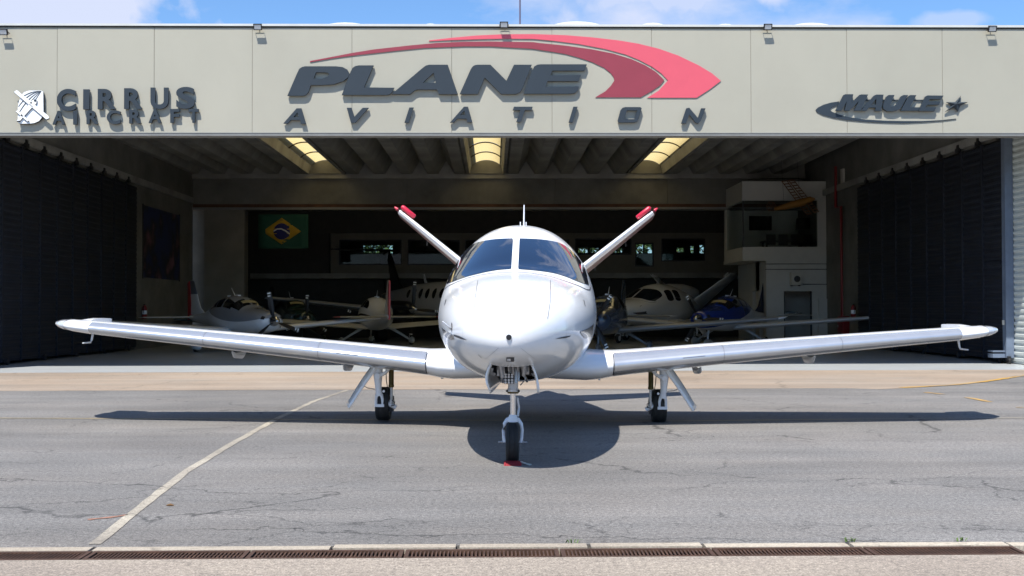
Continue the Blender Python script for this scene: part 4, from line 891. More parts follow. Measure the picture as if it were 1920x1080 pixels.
# main gear
for sg in (-1, 1):
    mg = bpy.data.objects.new('main_gear', None); C.objects.link(mg); mg.parent = jet; mg.location = (sg * 1.74, 0, 0)
    s_ = sg
    tyre(mg, .212, .178, (0, .10, .212))
    lg = MB().tube([(s_ * .04, -.13, .80), (s_ * .045, -.13, .62), (s_ * .042, -.12, .50), (s_ * .038, -.11, .40), (s_ * .030, -.10, .33)], [.062, .060, .046, .038, .044], 16)
    lg.tube([(s_ * .058, -.10, .345), (s_ * .070, -.10, .28), (s_ * .066, -.10, .205)], [.022, .018, .018], 8).tube([(s_ * .004, -.10, .345), (-s_ * .012, -.10, .28), (-s_ * .010, -.10, .205)], [.022, .018, .018], 8)
    lg.bar((s_ * .085, -.10, .205), (-s_ * .035, -.10, .205), .05, .035)
    lg.lathe([(-.012, .016), (.012, .016)], (-s_ * .03, -.13, .385), 'Y', 10)
    lg.build('strut', M['gearwhite'], mg, smooth=True, sharp=50)
    MB().tube([(-s_ * .125, -.15, .70), (-s_ * .06, -.17, .62), (s_ * .03, -.19, .575), (s_ * .055, -.19, .575)], [.020, .020, .028, .024], 10).lathe([(-.225, .034), (-.17, .034)], (s_ * .04, 0, .578), 'Y', 16).build('drag_brace', M['gearwhite'], mg, smooth=True)
    MB().tube([(-s_ * .01, -.06, .20), (-s_ * .09, -.05, .225), (-s_ * .15, -.04, .19), (-s_ * .175, -.04, .175)], [.030, .036, .030, .026], 10).build('trailing_link', M['gearwhite'], mg, smooth=True)
    MB().lathe([(.43, .030), (.44, .036), (.46, .036), (.465, .032), (.72, .032)], (-s_ * .115, -.06, 0), 'Z', 18).build('shock_body', M['bronze'], mg, smooth=True)
    MB().lathe([(.20, .018), (.44, .018)], (-s_ * .118, -.06, 0), 'Z', 14).lathe([(.22, .030), (.27, .030)], (-s_ * .118, -.06, 0), 'Z', 14).build('shock_piston', M['alu'], mg, smooth=True)
    MB().tube([(-s_ * .05, -.09, .66), (-s_ * .06, -.11, .52), (-s_ * .075, -.10, .42), (-s_ * .06, -.02, .34)], .006, 6).tube([(-s_ * .13, -.09, .27), (-s_ * .165, -.10, .25), (-s_ * .16, -.09, .21), (-s_ * .12, -.09, .20)], .006, 6).build('brake_hose', M['black'], mg, smooth=True)
    MB().lathe([(-.03, .10), (.03, .10)], (-s_ * .095, .10, .212), 'X', 20).box((-.13 if s_ > 0 else .08, .0, .12), (-.08 if s_ > 0 else .13, .07, .20)).build('brake', M['darkmetal'], mg, smooth=True)
    # gear door: curved plate hung outboard
    v = []; f = []; nz_, ny_ = 8, 5
    for i in range(nz_ + 1):
        q = i / nz_; cx = s_ * (.115 + .33 * q + .012 * math.sin(q * 3.1)); cz = .70 - .525 * q
        for k in range(ny_ + 1):
            b = k / ny_; wy = (.40 - .10 * q) ; yy = -.20 + wy * b; v.append((cx + s_ * (-.105 + .03*q) * (1 - b) ** 1.5 + s_ * .02, yy, cz + .028 * b * (1 if i < nz_ else 1.6)))
    for i in range(nz_):
        for k in range(ny_): f.append((i*(ny_+1)+k, i*(ny_+1)+k+1, (i+1)*(ny_+1)+k+1, (i+1)*(ny_+1)+k))
    o = mesh_obj('gear_door', v, f, M['white'], mg, smooth=True); sm = o.modifiers.new('solid', 'SOLIDIFY'); sm.thickness = .022; sm.offset = 0
    MB().tube([(s_ * .08, -.12, .41), (s_ * .17, -.14, .425), (s_ * .225, -.15, .455)], .006, 6).lathe([(-.01, .010), (.01, .010)], (s_ * .232, -.16, .46), 'Y', 8).build('door_link', M['alu'], mg)
# chock at the nose wheel
nw = JM @ Vector((0, YN, 0))
ck = thing('wheel_chock', 'small red chock with a rope loop in front of the nose wheel', 'chock', (nw.x, nw.y - .17, 0), (0, 0, R(-2)))
v = [(-.08, -.07, .0), (.08, -.07, .0), (.08, .06, 0), (-.08, .06, 0), (-.08, -.05, .014), (.08, -.05, .014), (.08, .02, .032), (-.08, .02, .032)]
MB().add(v, [(0, 1, 2, 3), (0, 1, 5, 4), (4, 5, 6, 7), (6, 7, 3, 2), (1, 2, 6, 5), (0, 3, 7, 4)]).build('wedge', M['chock'], ck)
for k in range(7): MB().bar((-.066 + k * .022, -.066, .006), (-.066 + k * .022, .015, .034), .008, .010).build('rib', M['chock'], ck)
MB().tube([(.07, .0, .03), (.11, .01, .015), (.14, -.02, .008), (.165, -.035, .008), (.15, -.045, .008)], .008, 7).build('rope', M['rope'], ck, smooth=True)

# ------------------------------------------------------------------ light aircraft inside the hangar
def two_tone(name, lower, upper, z0, slope=0.0, curve=0.0, y1=0.0):
    m = mat(name, lower, .22, coat=.4); t = m.node_tree; b = t.nodes['Principled BSDF']; tcn = N(t, 'ShaderNodeTexCoord'); sp = N(t, 'ShaderNodeSeparateXYZ'); t.links.new(tcn.outputs['Object'], sp.inputs[0])
    y = mth('SUBTRACT', sp.outputs['Y'], y1, t); lim = mth('ADD', mth('ADD', mth('MULTIPLY', y, slope, t), z0, t), mth('MULTIPLY', mth('MULTIPLY', y, y, t), curve, t), t)
    g = mth('GREATER_THAN', sp.outputs['Z'], lim, t); mx_ = N(t, 'ShaderNodeMix', data_type='RGBA'); t.links.new(g, mx_.inputs['Factor']); mx_.inputs['A'].default_value = (*lower, 1); mx_.inputs['B'].default_value = (*upper, 1)
    t.links.new(mx_.outputs['Result'], b.inputs['Base Color']); return m
def propeller(parent, loc, ang, r=.95, blades=3):
    pr = bpy.data.objects.new('propeller', None); C.objects.link(pr); pr.parent = parent; pr.location = loc
    MB().lathe([(-.34, .01), (-.30, .06), (-.20, .12), (-.06, .165), (.03, .17)], (0, 0, 0), 'Y', 20).build('spinner', M['chrome'], pr, smooth=True)
    for k in range(blades):
        a = ang + k * 2 * math.pi / blades; d = Vector((math.cos(a), 0, math.sin(a))); s = Vector((-math.sin(a), 0, math.cos(a)))
        v = []; f = []; st_ = [(.12, .05, 1.2), (.25, .075, .9), (.5, .085, .6), (.75, .075, .45), (r - .03, .055, .35), (r, .02, .3)]
        for q, w_, tw in st_:
            e = s * math.cos(tw) + Vector((0, 1, 0)) * math.sin(tw); nn = e.cross(d)
            for c_ in (-1, 0, 1, 0): pass
            v += [d * q - e * w_, d * q + nn * .014, d * q + e * w_, d * q - nn * .014]
        for i in range(len(st_) - 1):
            for c_ in range(4): f.append((i*4+c_, i*4+(c_+1) % 4, (i+1)*4+(c_+1) % 4, (i+1)*4+c_))
        bl = MB().add(v, f).build('blade', M['black'], pr)
        for q0, q1 in ((r - .17, r - .125), (r - .085, r - .04)):
            MB().add([d * q0 - s * .066 - Vector((0, .018, 0)), d * q0 + s * .066 - Vector((0, .018, 0)), d * q1 + s * .060 - Vector((0, .018, 0)), d * q1 - s * .060 - Vector((0, .018, 0)), d * q0 - s * .066 + Vector((0, .018, 0)), d * q0 + s * .066 + Vector((0, .018, 0)), d * q1 + s * .060 + Vector((0, .018, 0)), d * q1 - s * .060 + Vector((0, .018, 0))],
                     [(0, 1, 2, 3), (7, 6, 5, 4), (0, 1, 5, 4), (2, 3, 7, 6), (0, 3, 7, 4), (1, 2, 6, 5)]).build('tip_stripe', M['emblem'], bl)
    return pr
LF = Loft([(0, .24, 1.20, .86, 1.03), (.06, .34, 1.25, .78, 1.02), (.25, .44, 1.31, .70, 1.02), (.8, .54, 1.40, .63, 1.03), (1.35, .60, 1.46, .59, 1.05), (1.75, .62, 1.62, .57, 1.06), (2.2, .635, 1.79, .56, 1.07), (2.7, .635, 1.86, .56, 1.08),
           (3.3, .60, 1.83, .60, 1.08), (3.9, .52, 1.68, .67, 1.08), (4.5, .41, 1.48, .75, 1.08), (5.2, .30, 1.32, .83, 1.08), (6.0, .19, 1.24, .92, 1.09), (6.8, .09, 1.20, 1.02, 1.11), (7.05, .04, 1.16, 1.07, 1.12)], 2.3)
LU = -2.9
GLASS2 = mat('dark_cabin_glass', (.01, .012, .014), .05, coat=.5)
def light_plane(label, loc, rz, bodymat, finmat, rudmat, tipmat, wingmat, prop=0.6, stripe=None, sun_shade=True, red_parts=None):
    t = thing('light_airplane', label, 'airplane', loc, (0, 0, rz), 'light aircraft parked inside the hangar')
    b = LF.build('fuselage', bodymat, t, nu=44, nt=36, y0=LU)
    for sg in (0, 1):
        fl = lambda th: th if sg == 0 else math.pi - th
        LF.patch('side_window', GLASS2, b, 0, 0, 0, 0, .008, y0=LU, shape=lambda s, q: (2.02 + .62 * s, fl(R(27 + (26 + 6 * s) * q))))
        LF.patch('side_window', GLASS2, b, 0, 0, 0, 0, .008, y0=LU, shape=lambda s, q: (2.74 + .48 * s, fl(R(27 + 32 * q))))
        LF.patch('side_window', GLASS2, b, 0, 0, 0, 0, .008, y0=LU, shape=lambda s, q: (3.30 + .62 * s, fl(R(27 + 4 * s + (30 - 20 * s * s) * q))))
        LF.patch('windscreen', GLASS2, b, 0, 0, 0, 0, .008, y0=LU, shape=lambda s, q: (1.50 + .52 * s + .10 * q * (1 - s), fl(R(38 + (50 - 0 * s) * q - 4 * s))))
        LF.patch('air_inlet', M['black'], b, 0, 0, 0, 0, .010, y0=LU, nu=4, nt=4, shape=lambda s, q: (.03 + .09 * s, fl(R(12 + 26 * q))))
    if sun_shade: LF.patch('sun_shade', mat('cream_shade', (.42, .36, .18), .8), b, 0, 0, 0, 0, .014, y0=LU, shape=lambda s, q: (1.72 + .20 * s, R(66 + 44 * q)))
    MB().tube([(0, .05, 1.85), (.0, .35, 2.12)], [.012, .006], 6).build('antenna', M['gearwhite'], b); MB().box((-.05, -.3, 1.84), (.05, -.12, 1.885)).box((-.04, .5, 1.83), (.04, .62, 1.87)).build('antenna', M['gearwhite'], b)
    for sg in (-1, 1):
        sec = [((sg * .4, -.72, .70), 1.42, .15, 2), ((sg * .62, -.70, .71), 1.40, .15, 2), ((sg * 3.2, -.60, .90), 1.18, .15, 1.5), ((sg * 5.3, -.45, 1.06), .88, .14, 1), ((sg * 5.45, -.40, 1.075), .78, .13, 1)]
        w = wing(sec, n=14).build('wing', wingmat, t, smooth=True, sharp=60)
        wing([sec[-1], ((sg * 5.62, -.25, 1.10), .58, .12, 1), ((sg * 5.74, -.02, 1.13), .30, .10, 1)], n=14).build('wing_tip', tipmat, w, smooth=True, sharp=60)
        hs = [((sg * .06, 3.35, 1.12), .82, .10, 0), ((sg * 1.7, 3.50, 1.12), .58, .09, 0)]
        h = wing(hs, camber=0, n=12).build('tailplane', wingmat, t, smooth=True, sharp=60)
        wing([hs[-1], ((sg * 1.86, 3.58, 1.12), .42, .08, 0), ((sg * 1.95, 3.72, 1.12), .2, .08, 0)], camber=0, n=12).build('tailplane_tip', tipmat, h, smooth=True, sharp=60)
        MB().tube([(sg * .55, .0, .66), (sg * 1.0, .02, .40), (sg * 1.32, .03, .20)], [.06, .045, .035], 10).build('gear_leg', wingmat, t, smooth=True)
        pn = Loft([(-.38, .02, .20, .16, .18), (-.30, .07, .27, .09, .18), (-.1, .10, .33, .06, .18), (.2, .09, .32, .07, .18), (.5, .03, .24, .15, .19)], 2.2).build('wheel_fairing', wingmat, t, nu=14, nt=20); pn.location = (sg * 1.36, .03, 0)
        MB().lathe([(-.06, .06), (-.075, .13), (-.05, .178), (.05, .178), (.075, .13), (.06, .06)], (0, 0, .18), 'X', 24).build('wheel', M['rubber'], pn, smooth=True)
    up = Vector((1, 0, 0))
    fs = [(Vector((0, 2.55, 1.22)), 1.62, .05, 0), (Vector((0, 3.02, 1.45)), 1.16, .08, 0), (Vector((0, 3.25, 1.75)), .90, .09, 0), (Vector((0, 3.60, 2.38)), .58, .09, 0), (Vector((0, 3.68, 2.43)), .46, .05, 0)]
    wing(fs, up=up, camber=0, n=14).build('fin', finmat, t, smooth=True, sharp=60)
    MB().prism([[Vector((.032, 3.98, 1.02)), Vector((.032, 4.22, 1.02)), Vector((.028, 4.24, 2.36)), Vector((.028, 4.06, 2.42)), Vector((.030, 3.90, 1.6))]], (-.062, 0, 0)).build('rudder', rudmat, t)
    propeller(t, (0, LU - .02, 1.03), prop)
    MB().tube([(0, -2.0, .70), (0, -2.08, .45), (0, -2.12, .22)], [.05, .035, .03], 10).build('nose_gear_leg', wingmat, t, smooth=True)
    pn = Loft([(-.34, .02, .20, .16, .17), (-.26, .06, .25, .09, .17), (-.05, .085, .31, .07, .17), (.2, .07, .28, .08, .17), (.45, .02, .22, .15, .18)], 2.2).build('nose_wheel_fairing', wingmat, t, nu=14, nt=18); pn.location = (0, -2.12, 0)
    MB().lathe([(-.05, .05), (-.06, .11), (-.04, .155), (.04, .155), (.06, .11), (.05, .05)], (0, 0, .157), 'X', 20).build('wheel', M['rubber'], pn, smooth=True)
    if stripe: LF.patch('side_stripe', stripe, b, 0, 0, 0, 0, .006, y0=LU, shape=lambda s, q: (.5 + 5.8 * s, R(-6 + 5 * q + 10 * math.sin(s * 3)))); LF.patch('side_stripe', stripe, b, 0, 0, 0, 0, .006, y0=LU, shape=lambda s, q: (.5 + 5.8 * s, math.pi - R(-6 + 5 * q + 10 * math.sin(s * 3))))
    return t
ALB = mat('hangared_white', (.86, .86, .86), .22, coat=.4); REDP = mat('airplane_red', (.50, .015, .02), .3, coat=.3)
def ploc(px, Y): q = P(px, 600, Y); return (q.x, Y, 0.006)
SIL = two_tone('silver_over_white', (.86, .87, .88), (.30, .31, .33), 1.02, .06, .05, -.8)
FINA = two_tone('charcoal_over_white_fin', (.86, .87, .88), (.16, .18, .22), 1.95, 0, 0, 0)
light_plane('silver over white airplane with red rudder on the left of the hangar', ploc(442, 38.6), R(36), SIL, FINA, REDP, ALB, ALB, prop=R(100))
light_plane('dark green airplane behind the silver one, mostly in shadow', ploc(545, 47.5), R(22), mat('bottle_green', (.02, .05, .045), .25, coat=.4), mat('dark_teal_fin', (.02, .035, .05), .3), mat('dark_teal_rudder', (.02, .035, .05), .3), ALB, mat('grey_green_wing', (.05, .07, .065), .3), prop=R(88))
light_plane('white airplane with red rudder and red tips, tail towards the camera', ploc(706, 44.5), R(180 + 12), ALB, ALB, REDP, REDP, mat('cream_white_wing', (.70, .68, .60), .3), prop=R(20), stripe=M['greystripe'], sun_shade=False)
light_plane('dark blue-grey airplane facing forward just right of the jet nose', ploc(1140, 37.6), R(-14), mat('slate_blue', (.04, .06, .10), .22, coat=.5), mat('slate_blue_fin', (.03, .045, .07), .25), mat('slate_blue_rudder', (.03, .045, .07), .25), ALB, mat('grey_wing', (.20, .21, .22), .3), prop=R(-65))
BLU = two_tone('blue_over_white', (.75, .76, .78), (.012, .04, .26), .93, .17, .02, -1.0)
light_plane('blue over white airplane with dark blue fin in front of the white office', ploc(1368, 42.5), R(-33), BLU, mat('navy_fin', (.008, .015, .06), .25), mat('navy_rudder', (.008, .015, .06), .25), ALB, mat('silver_wing', (.55, .56, .58), .3), prop=R(118))
M['tail_white'] = mat('dusty_white_tail', (.62, .62, .62), .35)
# second V-tail jet, side on at the back: same type, own paint marks
j2 = copy_tree(jet); j2.location = ploc(1238, 49.3); j2.rotation_euler = (0, 0, R(-35))
tag(j2, 'white V-tail jet at the back, behind the dark blue-grey airplane', 'airplane')
for ch in j2.children:
    if ch.name.startswith('tail_fin'):
        ch.data = ch.data.copy(); ch.data.materials[0] = M['tail_white']
        for g_ in ch.children:
            if g_.name.startswith('tip_c'): g_.data = g_.data.copy(); g_.data.materials[0] = M['tail_white']
cv = thing('intake_cover', 'red engine intake cover on the V-tail jet at the back', 'cover', (0, 0, 0))
J2M = Matrix.Translation(j2.location) @ Matrix.Rotation(R(-35), 4, 'Z'); pc = J2M @ Vector((0, .18, 2.19)); cv.location = pc; cv.rotation_euler = (0, 0, R(-35))
MB().lathe([(-.02, .19), (0, .20), (.05, .20)], (0, 0, 0), 'Y', 24).build('disc', REDP, cv); MB().bar((-.1, -.03, 0), (.1, -.03, 0), .02, .03).build('handle', REDP, cv)

# twin turboprop at the back left of the jet
TW = Loft([(0, .06, 1.62, 1.50, 1.56), (.4, .34, 1.85, 1.28, 1.55), (1.2, .58, 2.12, 1.02, 1.55), (1.9, .68, 2.36, .92, 1.58), (2.5, .72, 2.55, .90, 1.6), (5.5, .72, 2.58, .90, 1.62), (7.5, .66, 2.52, 1.02, 1.7), (9.5, .42, 2.36, 1.42, 1.88), (11.5, .16, 2.2, 1.85, 2.0), (12.2, .05, 2.1, 2.0, 2.05)], 2.2)
tw = thing('turboprop_airplane', 'white twin turboprop with oval windows and tall black T-tail', 'airplane', ploc(817, 50.5), (0, 0, R(28)))
TWB = two_tone('white_over_black_belly', (.02, .02, .022), (.72, .72, .72), 1.32, .03)
tb = TW.build('fuselage', TWB, tw, nu=50, nt=36, y0=-6.0)
for sg in (0, 1):
    for k in range(7):
        TW.patch('oval_window', GLASS2, tb, 0, 0, 0, 0, .008, y0=-6, nu=10, nt=8, shape=lambda s, q, k=k: (3.3 + .72 * k + .19 * math.cos(math.pi * (1 - s)), (lambda th: th if sg == 0 else math.pi - th)(R(26) + R(15) * (q - .5) * 2 * math.sqrt(max(0.02, 1 - math.cos(math.pi * (1 - s)) ** 2)))))
    TW.patch('windscreen', GLASS2, tb, 0, 0, 0, 0, .01, y0=-6, shape=lambda s, q: (1.5 + .65 * s, (lambda th: th if sg == 0 else math.pi - th)(R(32 + 54 * q))))
DK = mat('black_tail', (.012, .013, .016), .3, coat=.3)
fs = [(Vector((0, 3.2, 2.2)), 2.6, .06, 0), (Vector((0, 4.0, 2.7)), 1.9, .09, 0), (Vector((0, 5.2, 4.2)), 1.3, .09, 0)]
wing(fs, up=Vector((1, 0, 0)), camber=0, n=14).build('fin', DK, tw, smooth=True, sharp=60)
for sg in (-1, 1):
    wing([((0, 5.3, 4.22), 1.25, .09, 0), ((sg * 2.6, 5.8, 4.24), .75, .08, 0)], camber=0, n=12).build('tailplane', DK, tw, smooth=True, sharp=60)
    w = wing([((sg * .3, -1.3, 1.15), 2.1, .15, 2), ((sg * 2.6, -1.1, 1.32), 1.9, .15, 2), ((sg * 7.6, -.6, 1.85), .95, .13, 1)], n=14).build('wing', mat('grey_boot_wing', (.25, .25, .25), .35), tw, smooth=True, sharp=60)
    nc = Loft([(-3.4, .16, 1.55, 1.22, 1.38), (-3.1, .28, 1.68, 1.08, 1.38), (-2.2, .36, 1.74, 1.0, 1.38), (-.6, .38, 1.72, .98, 1.36), (.9, .22, 1.55, 1.12, 1.34), (1.4, .04, 1.42, 1.3, 1.36)], 2.2).build('engine_nacelle', DK, tw, nu=24, nt=28); nc.location = (sg * 2.62, 0, 0)
    propeller(tw, (sg * 2.62, -3.42, 1.38), R(125 + 40 * sg), 1.15, 4)
    MB().tube([(sg * 2.62, -.2, 1.1), (sg * 2.62, -.1, .4)], .06, 10).lathe([(-.2, .1), (-.22, .22), (-.16, .27), (.16, .27), (.22, .22), (.2, .1)], (sg * 2.62, -.1, .27), 'X', 24).build('main_gear', M['rubber'], tw, smooth=True)
MB().tube([(0, -4.2, 1.1), (0, -4.3, .3)], .05, 10).lathe([(-.08, .08), (-.09, .2), (-.05, .23), (.05, .23), (.09, .2), (.08, .08)], (0, -4.3, .235), 'X', 24).build('nose_gear', M['rubber'], tw, smooth=True)
MB().prism([[Vector((-.015, .9, 2.55)), Vector((-.015, 1.15, 2.55)), Vector((-.015, 1.35, 2.95)), Vector((-.015, 1.2, 2.95))]], (.03, 0, 0)).build('blade_antenna', M['gearwhite'], tw)

# ------------------------------------------------------------------ office block on the right, wall fittings
YOf = 45.0
of = thing('office_block', 'white two-storey office block with large upper window inside the hangar', 'office')
xl = P(1392, 400, YOf).x; xr = XR + .19; zt = P(1392, 340, YOf).z; zg1 = P(1392, 376, YOf).z; zg0 = P(1392, 463, YOf).z; zb = P(1392, 489, YOf).z
gx0, gx1 = xl + .02, P(1533, 420, YOf).x
MB().box((xl, YOf, zg1), (xr, YOf + .15, zt)).box((xl, YOf, zb), (xr, YOf + .15, zg0)).box((gx1, YOf, zg0 + .001), (xr, YOf + .15, zg1 - .001)).box((xl, YOf + .151, zb), (xl + .15, YOf + 3.6, zg0)).box((xl, YOf + .151, zg1), (xl + .15, YOf + 3.6, zt)).box((xl, YOf + 3.3, zg0 + .001), (xl + .15, YOf + 3.6, zg1 - .001)).build('upper_wall', M['whitewall'], of, fix=False)
box('upper_floor', (xl + .151, YOf + .151, zb), (xr, YOf + 4.5, zb + .15), M['whitewall'], of); box('upper_ceiling', (xl + .151, YOf + .151, zt - .12), (xr, YOf + 4.5, zt), M['whitewall'], of)
box('room_back_wall', (xl + .151, YOf + 4.2, zb + .151), (xr, YOf + 4.35, zt - .121), M['whitewall'], of)
wp = box('window_pane', (gx0 + .05, YOf + .06, zg0 + .002), (gx1, YOf + .07, zg1 - .002), M['clear'], of); box('corner_post', (gx0, YOf + .04, zg0 + .002), (gx0 + .045, YOf + .10, zg1 - .002), M['darkmetal'], wp)
box('window_pane', (xl + .06, YOf + .11, zg0 + .002), (xl + .07, YOf + 3.29, zg1 - .002), M['clear'], of)
x2 = P(1437, 560, YOf).x; d0, d1, dz = P(1470, 560, YOf).x, P(1523, 560, YOf).x, P(1500, 546, YOf).z
MB().box((x2, YOf + .02, 0.006), (d0, YOf + .17, zb - .002)).box((d1, YOf + .02, .006), (xr, YOf + .17, zb - .002)).box((d0, YOf + .02, dz), (d1, YOf + .17, zb - .002)).build('lower_wall', M['whitewall'], of, fix=False)
for k, (ya, yb) in enumerate(((YOf + .171, YOf + .55), (YOf + 1.15, YOf + 1.8), (YOf + 2.4, YOf + 5.2))): box('side_wall', (x2, ya, .006), (x2 + .15, yb, zb - .002), M['whitewall'], of)
box('side_lintel', (x2, YOf + .551, 2.1), (x2 + .15, YOf + 2.399, zb - .002), M['whitewall'], of)
box('room_partition', (d0 + .1, YOf + 2.0, .006), (xr, YOf + 2.1, 2.9), M['whitewall'], of)
MB().box((d0 + .002, YOf + .05, .02), (d0 + .05, YOf + .15, dz - .002)).box((d1 - .05, YOf + .05, .02), (d1 - .002, YOf + .15, dz - .002)).build('door_frame', M['darkmetal'], of)
box('wall_cabinet', (xr - .35, YOf - .12, .006), (xr - .01, YOf + .018, P(1550, 560, YOf).z), M['whitewall'], of)
for py in (495, 505):
    z = P(1480, py, YOf).z; MB().tube([(xl + .4 if py == 0 else x2 - .05, YOf - .03, z), (xr, YOf - .03, z)], .012, 6).build('conduit', M['darkmetal'], of)
MB().tube([(P(1505, 533, YOf).x, YOf - .02, P(1505, 533, YOf).z), (P(1551, 533, YOf).x, YOf - .02, P(1551, 533, YOf).z), (P(1551, 560, YOf).x, YOf - .02, P(1551, 560, YOf).z)], .014, 6).build('conduit', M['darkmetal'], of)
def pbox(name, px0, py0, px1, py1, Y, dep, m, parent=None):
    a, b = P(px0, py1, Y), P(px1, py0, Y); return box(name, (a.x, Y, a.z), (b.x, Y + dep, b.z), m, parent)
a, b = P(1405, 432, YOf + 4.1), P(1447, 405, YOf + 4.1)
tv = thing('wall_screen', 'black flat screen on the back wall of the upper office', 'screen', ((a.x + b.x) / 2, YOf + 4.14, (a.z + b.z) / 2)); hw, hh = (b.x - a.x) / 2, (b.z - a.z) / 2
MB().box((-hw, -.03, -hh), (hw, .03, hh)).build('frame', M['black'], tv); box('panel', (-hw + .02, -.036, -hh + .02), (hw - .02, -.031, hh - .02), GLASS2, tv)
zfl = zb + .151
tb_ = thing('meeting_table', 'dark meeting table behind the upper office window', 'table', (P(1470, 450, YOf + 2.2).x, YOf + 2.2, zfl))
WD = mat('dark_wood', (.03, .022, .018), .4); box('table_top', (-.9, -.4, .71), (.9, .4, .75), WD, tb_)
for sx in (-.8, .8):
    for sy in (-.33, .33): box('leg', (sx - .03, sy - .03, 0), (sx + .03, sy + .03, .709), WD, tb_)
lb = ['leftmost dark chair at the upper office table', 'dark chair second from left at the upper office table', 'dark chair second from right at the upper office table', 'rightmost dark chair at the upper office table']
for k in range(4):
    ch = thing('chair', lb[k], 'chair', (tb_.location.x - .75 + .5 * k, YOf + 1.55, zfl), group='chairs at the office table')
    box('seat', (-.2, -.2, .42), (.2, .2, .47), WD, ch); box('backrest', (-.19, -.22, .55), (.19, -.18, .98), WD, ch)
    for sx in (-.17, .17):
        for sy in (-.17, .17): box('leg', (sx - .015, sy - .015, 0), (sx + .015, sy + .015, .419), WD, ch)
lx = P(1512, 420, YOf + 2.2).x; lp = thing('floor_lamp', 'big black drum lamp inside the upper office window', 'lamp', (lx, YOf + 2.6, zfl))
MB().lathe([(0, .16), (.03, .16), (.04, .02), (1.3, .02)], (0, 0, 0), 'Z', 16).build('stand', M['black'], lp); MB().lathe([(1.25, .34), (1.72, .30)], (0, 0, 0), 'Z', 24).build('lamp_shade', M['black'], lp, smooth=True)
# air conditioner units
for (px0, py0, px1, py1, Y, lab) in ((1484, 511, 1502, 536, YOf - .28, 'cream air conditioner unit on the white wall above the office door'), (1580, 316, 1604, 344, 42.6, 'white air conditioner unit on the high concrete ledge at right')):
    a, b = P(px0, py1, Y), P(px1, py0, Y); t = thing('air_conditioner', lab, 'air conditioner', ((a.x + b.x) / 2, Y, a.z)); w_ = (b.x - a.x) / 2; h_ = b.z - a.z
    MB().box((-w_, 0, .03), (w_, .27, h_)).build('casing', mat('cream_casing', (.55, .53, .46), .5, var=.1), t)
    MB().lathe([(-.012, w_ * .62), (-.003, w_ * .66)], (w_ * .2, 0, h_ * .52), 'Y', 20).build('fan_grille', M['darkmetal'], t); MB().box((-w_ * .9, .03, 0), (-w_ * .7, .26, .029)).box((w_ * .7, .03, 0), (w_ * .9, .26, .029)).build('foot', M['darkmetal'], t)
# red fire main, hose cabinet, extinguishers
PR = mat('fire_red', (.22, .010, .012), .4)
yp = PX(1583, 500, XR + .12).y; zq = PX(1583, 386, XR + .12).z
q0 = PX(1575, 384, XR - .1); tag(MB().tube([(XR + .0, yp + .6, zr0 - .3), (XR + .0, yp + .6, zq), (XR + .02, yp, zq - .02), (XR + .02, yp, .95)], .055, 10).build('fire_pipe', PR, smooth=True), 'red fire main pipe running down the right concrete wall', 'pipe')
fc = thing('hose_cabinet', 'red fire hose cabinet at the foot of the red pipe', 'cabinet', (XR + .10, yp, .35)); box('cabinet_body', (-.14, -.34, 0), (.09, .34, .75), PR, fc); box('cabinet_door', (-.155, -.30, .04), (-.142, .30, .71), PR, fc); box('handle', (-.18, .2, .34), (-.156, .24, .42), M['alu'], fc)
def extinguisher(loc, lab):
    t = thing('fire_extinguisher', lab, 'extinguisher', loc, group='wall fire extinguishers')
    MB().lathe([(0, .07), (.02, .085), (.40, .085), (.46, .06), (.49, .025)], (0, 0, 0), 'Z', 20).build('cylinder', PR, t, smooth=True); MB().box((-.02, -.05, .49), (.02, .06, .53)).tube([(0, -.03, .52), (.0, -.11, .45), (0, -.10, .2)], .012, 6).build('valve', M['black'], t); MB().lathe([(.17, .0865), (.30, .0865)], (0, 0, 0), 'Z', 20).build('paper_label', M['emblem'], t)
pe2 = PX(1600, 590, XR + .05); extinguisher((XR + .05, pe2.y, P(1600, 597, pe2.y).z), 'red fire extinguisher on the right wall beside the red pipe')
pe3 = PX(272, 590, XL - .0); extinguisher((XL - .02, pe3.y, P(272, 598, pe3.y).z), 'red fire extinguisher on the left wall below the poster')
# hanging yellow biplane frame
YH = 43.6; c_ = P(1490, 378, YH); my = thing('hanging_model_airplane', 'yellow model airplane with open rib wings hanging before the office window', 'model airplane', c_)
OR = mat('ochre_fabric', (.30, .14, .025), .6, var=.2); BR = mat('brown_spar', (.16, .07, .03), .7)
pw = lambda px, py, dy=0: P(px, py, YH + dy) - c_
MB().tube([pw(1452, 392), pw(1470, 388), pw(1500, 380), pw(1520, 374), pw(1528, 373)], [.06, .11, .15, .12, .03], 12).build('fuselage', OR, my, smooth=True)
for (x0_, y0_, x1_, y1_, n_) in ((1466, 340, 1512, 402, 12), (1478, 338, 1526, 398, 12)):
    wg = MB(); a0, a1 = pw(x0_, y0_, -.5), pw(x1_, y1_, .5); ex = Vector((.22, .10, .03))
    wg.tube([a0, a1], .018, 6).tube([a0 + ex, a1 + ex], .018, 6)
    wg.build('wing_spar', BR, my)
    for k in range(n_ + 1): q = a0.lerp(a1, k / n_); MB().bar(q, q + ex, .035, .04).build('wing_rib', BR, my)
fr = MB(); hc = pw(1446, 387)
for k in range(6):
    a = k * 1.047; fr.tube([hc + Vector((0, -.05, 0)), hc + Vector((.19 * math.cos(a), 0, .19 * math.sin(a)))], .012, 5); fr.tube([hc + Vector((.19 * math.cos(a), 0, .19 * math.sin(a))), hc + Vector((.19 * math.cos(a + 1.047), 0, .19 * math.sin(a + 1.047)))], .010, 5)
fr.build('tail_frame', BR, my); MB().tube([pw(1500, 372), (0.1, 0, zr0 - c_.z)], .006, 5).tube([pw(1470, 384), (-.5, 0, zr0 - c_.z)], .006, 5).build('wire', M['black'], my)
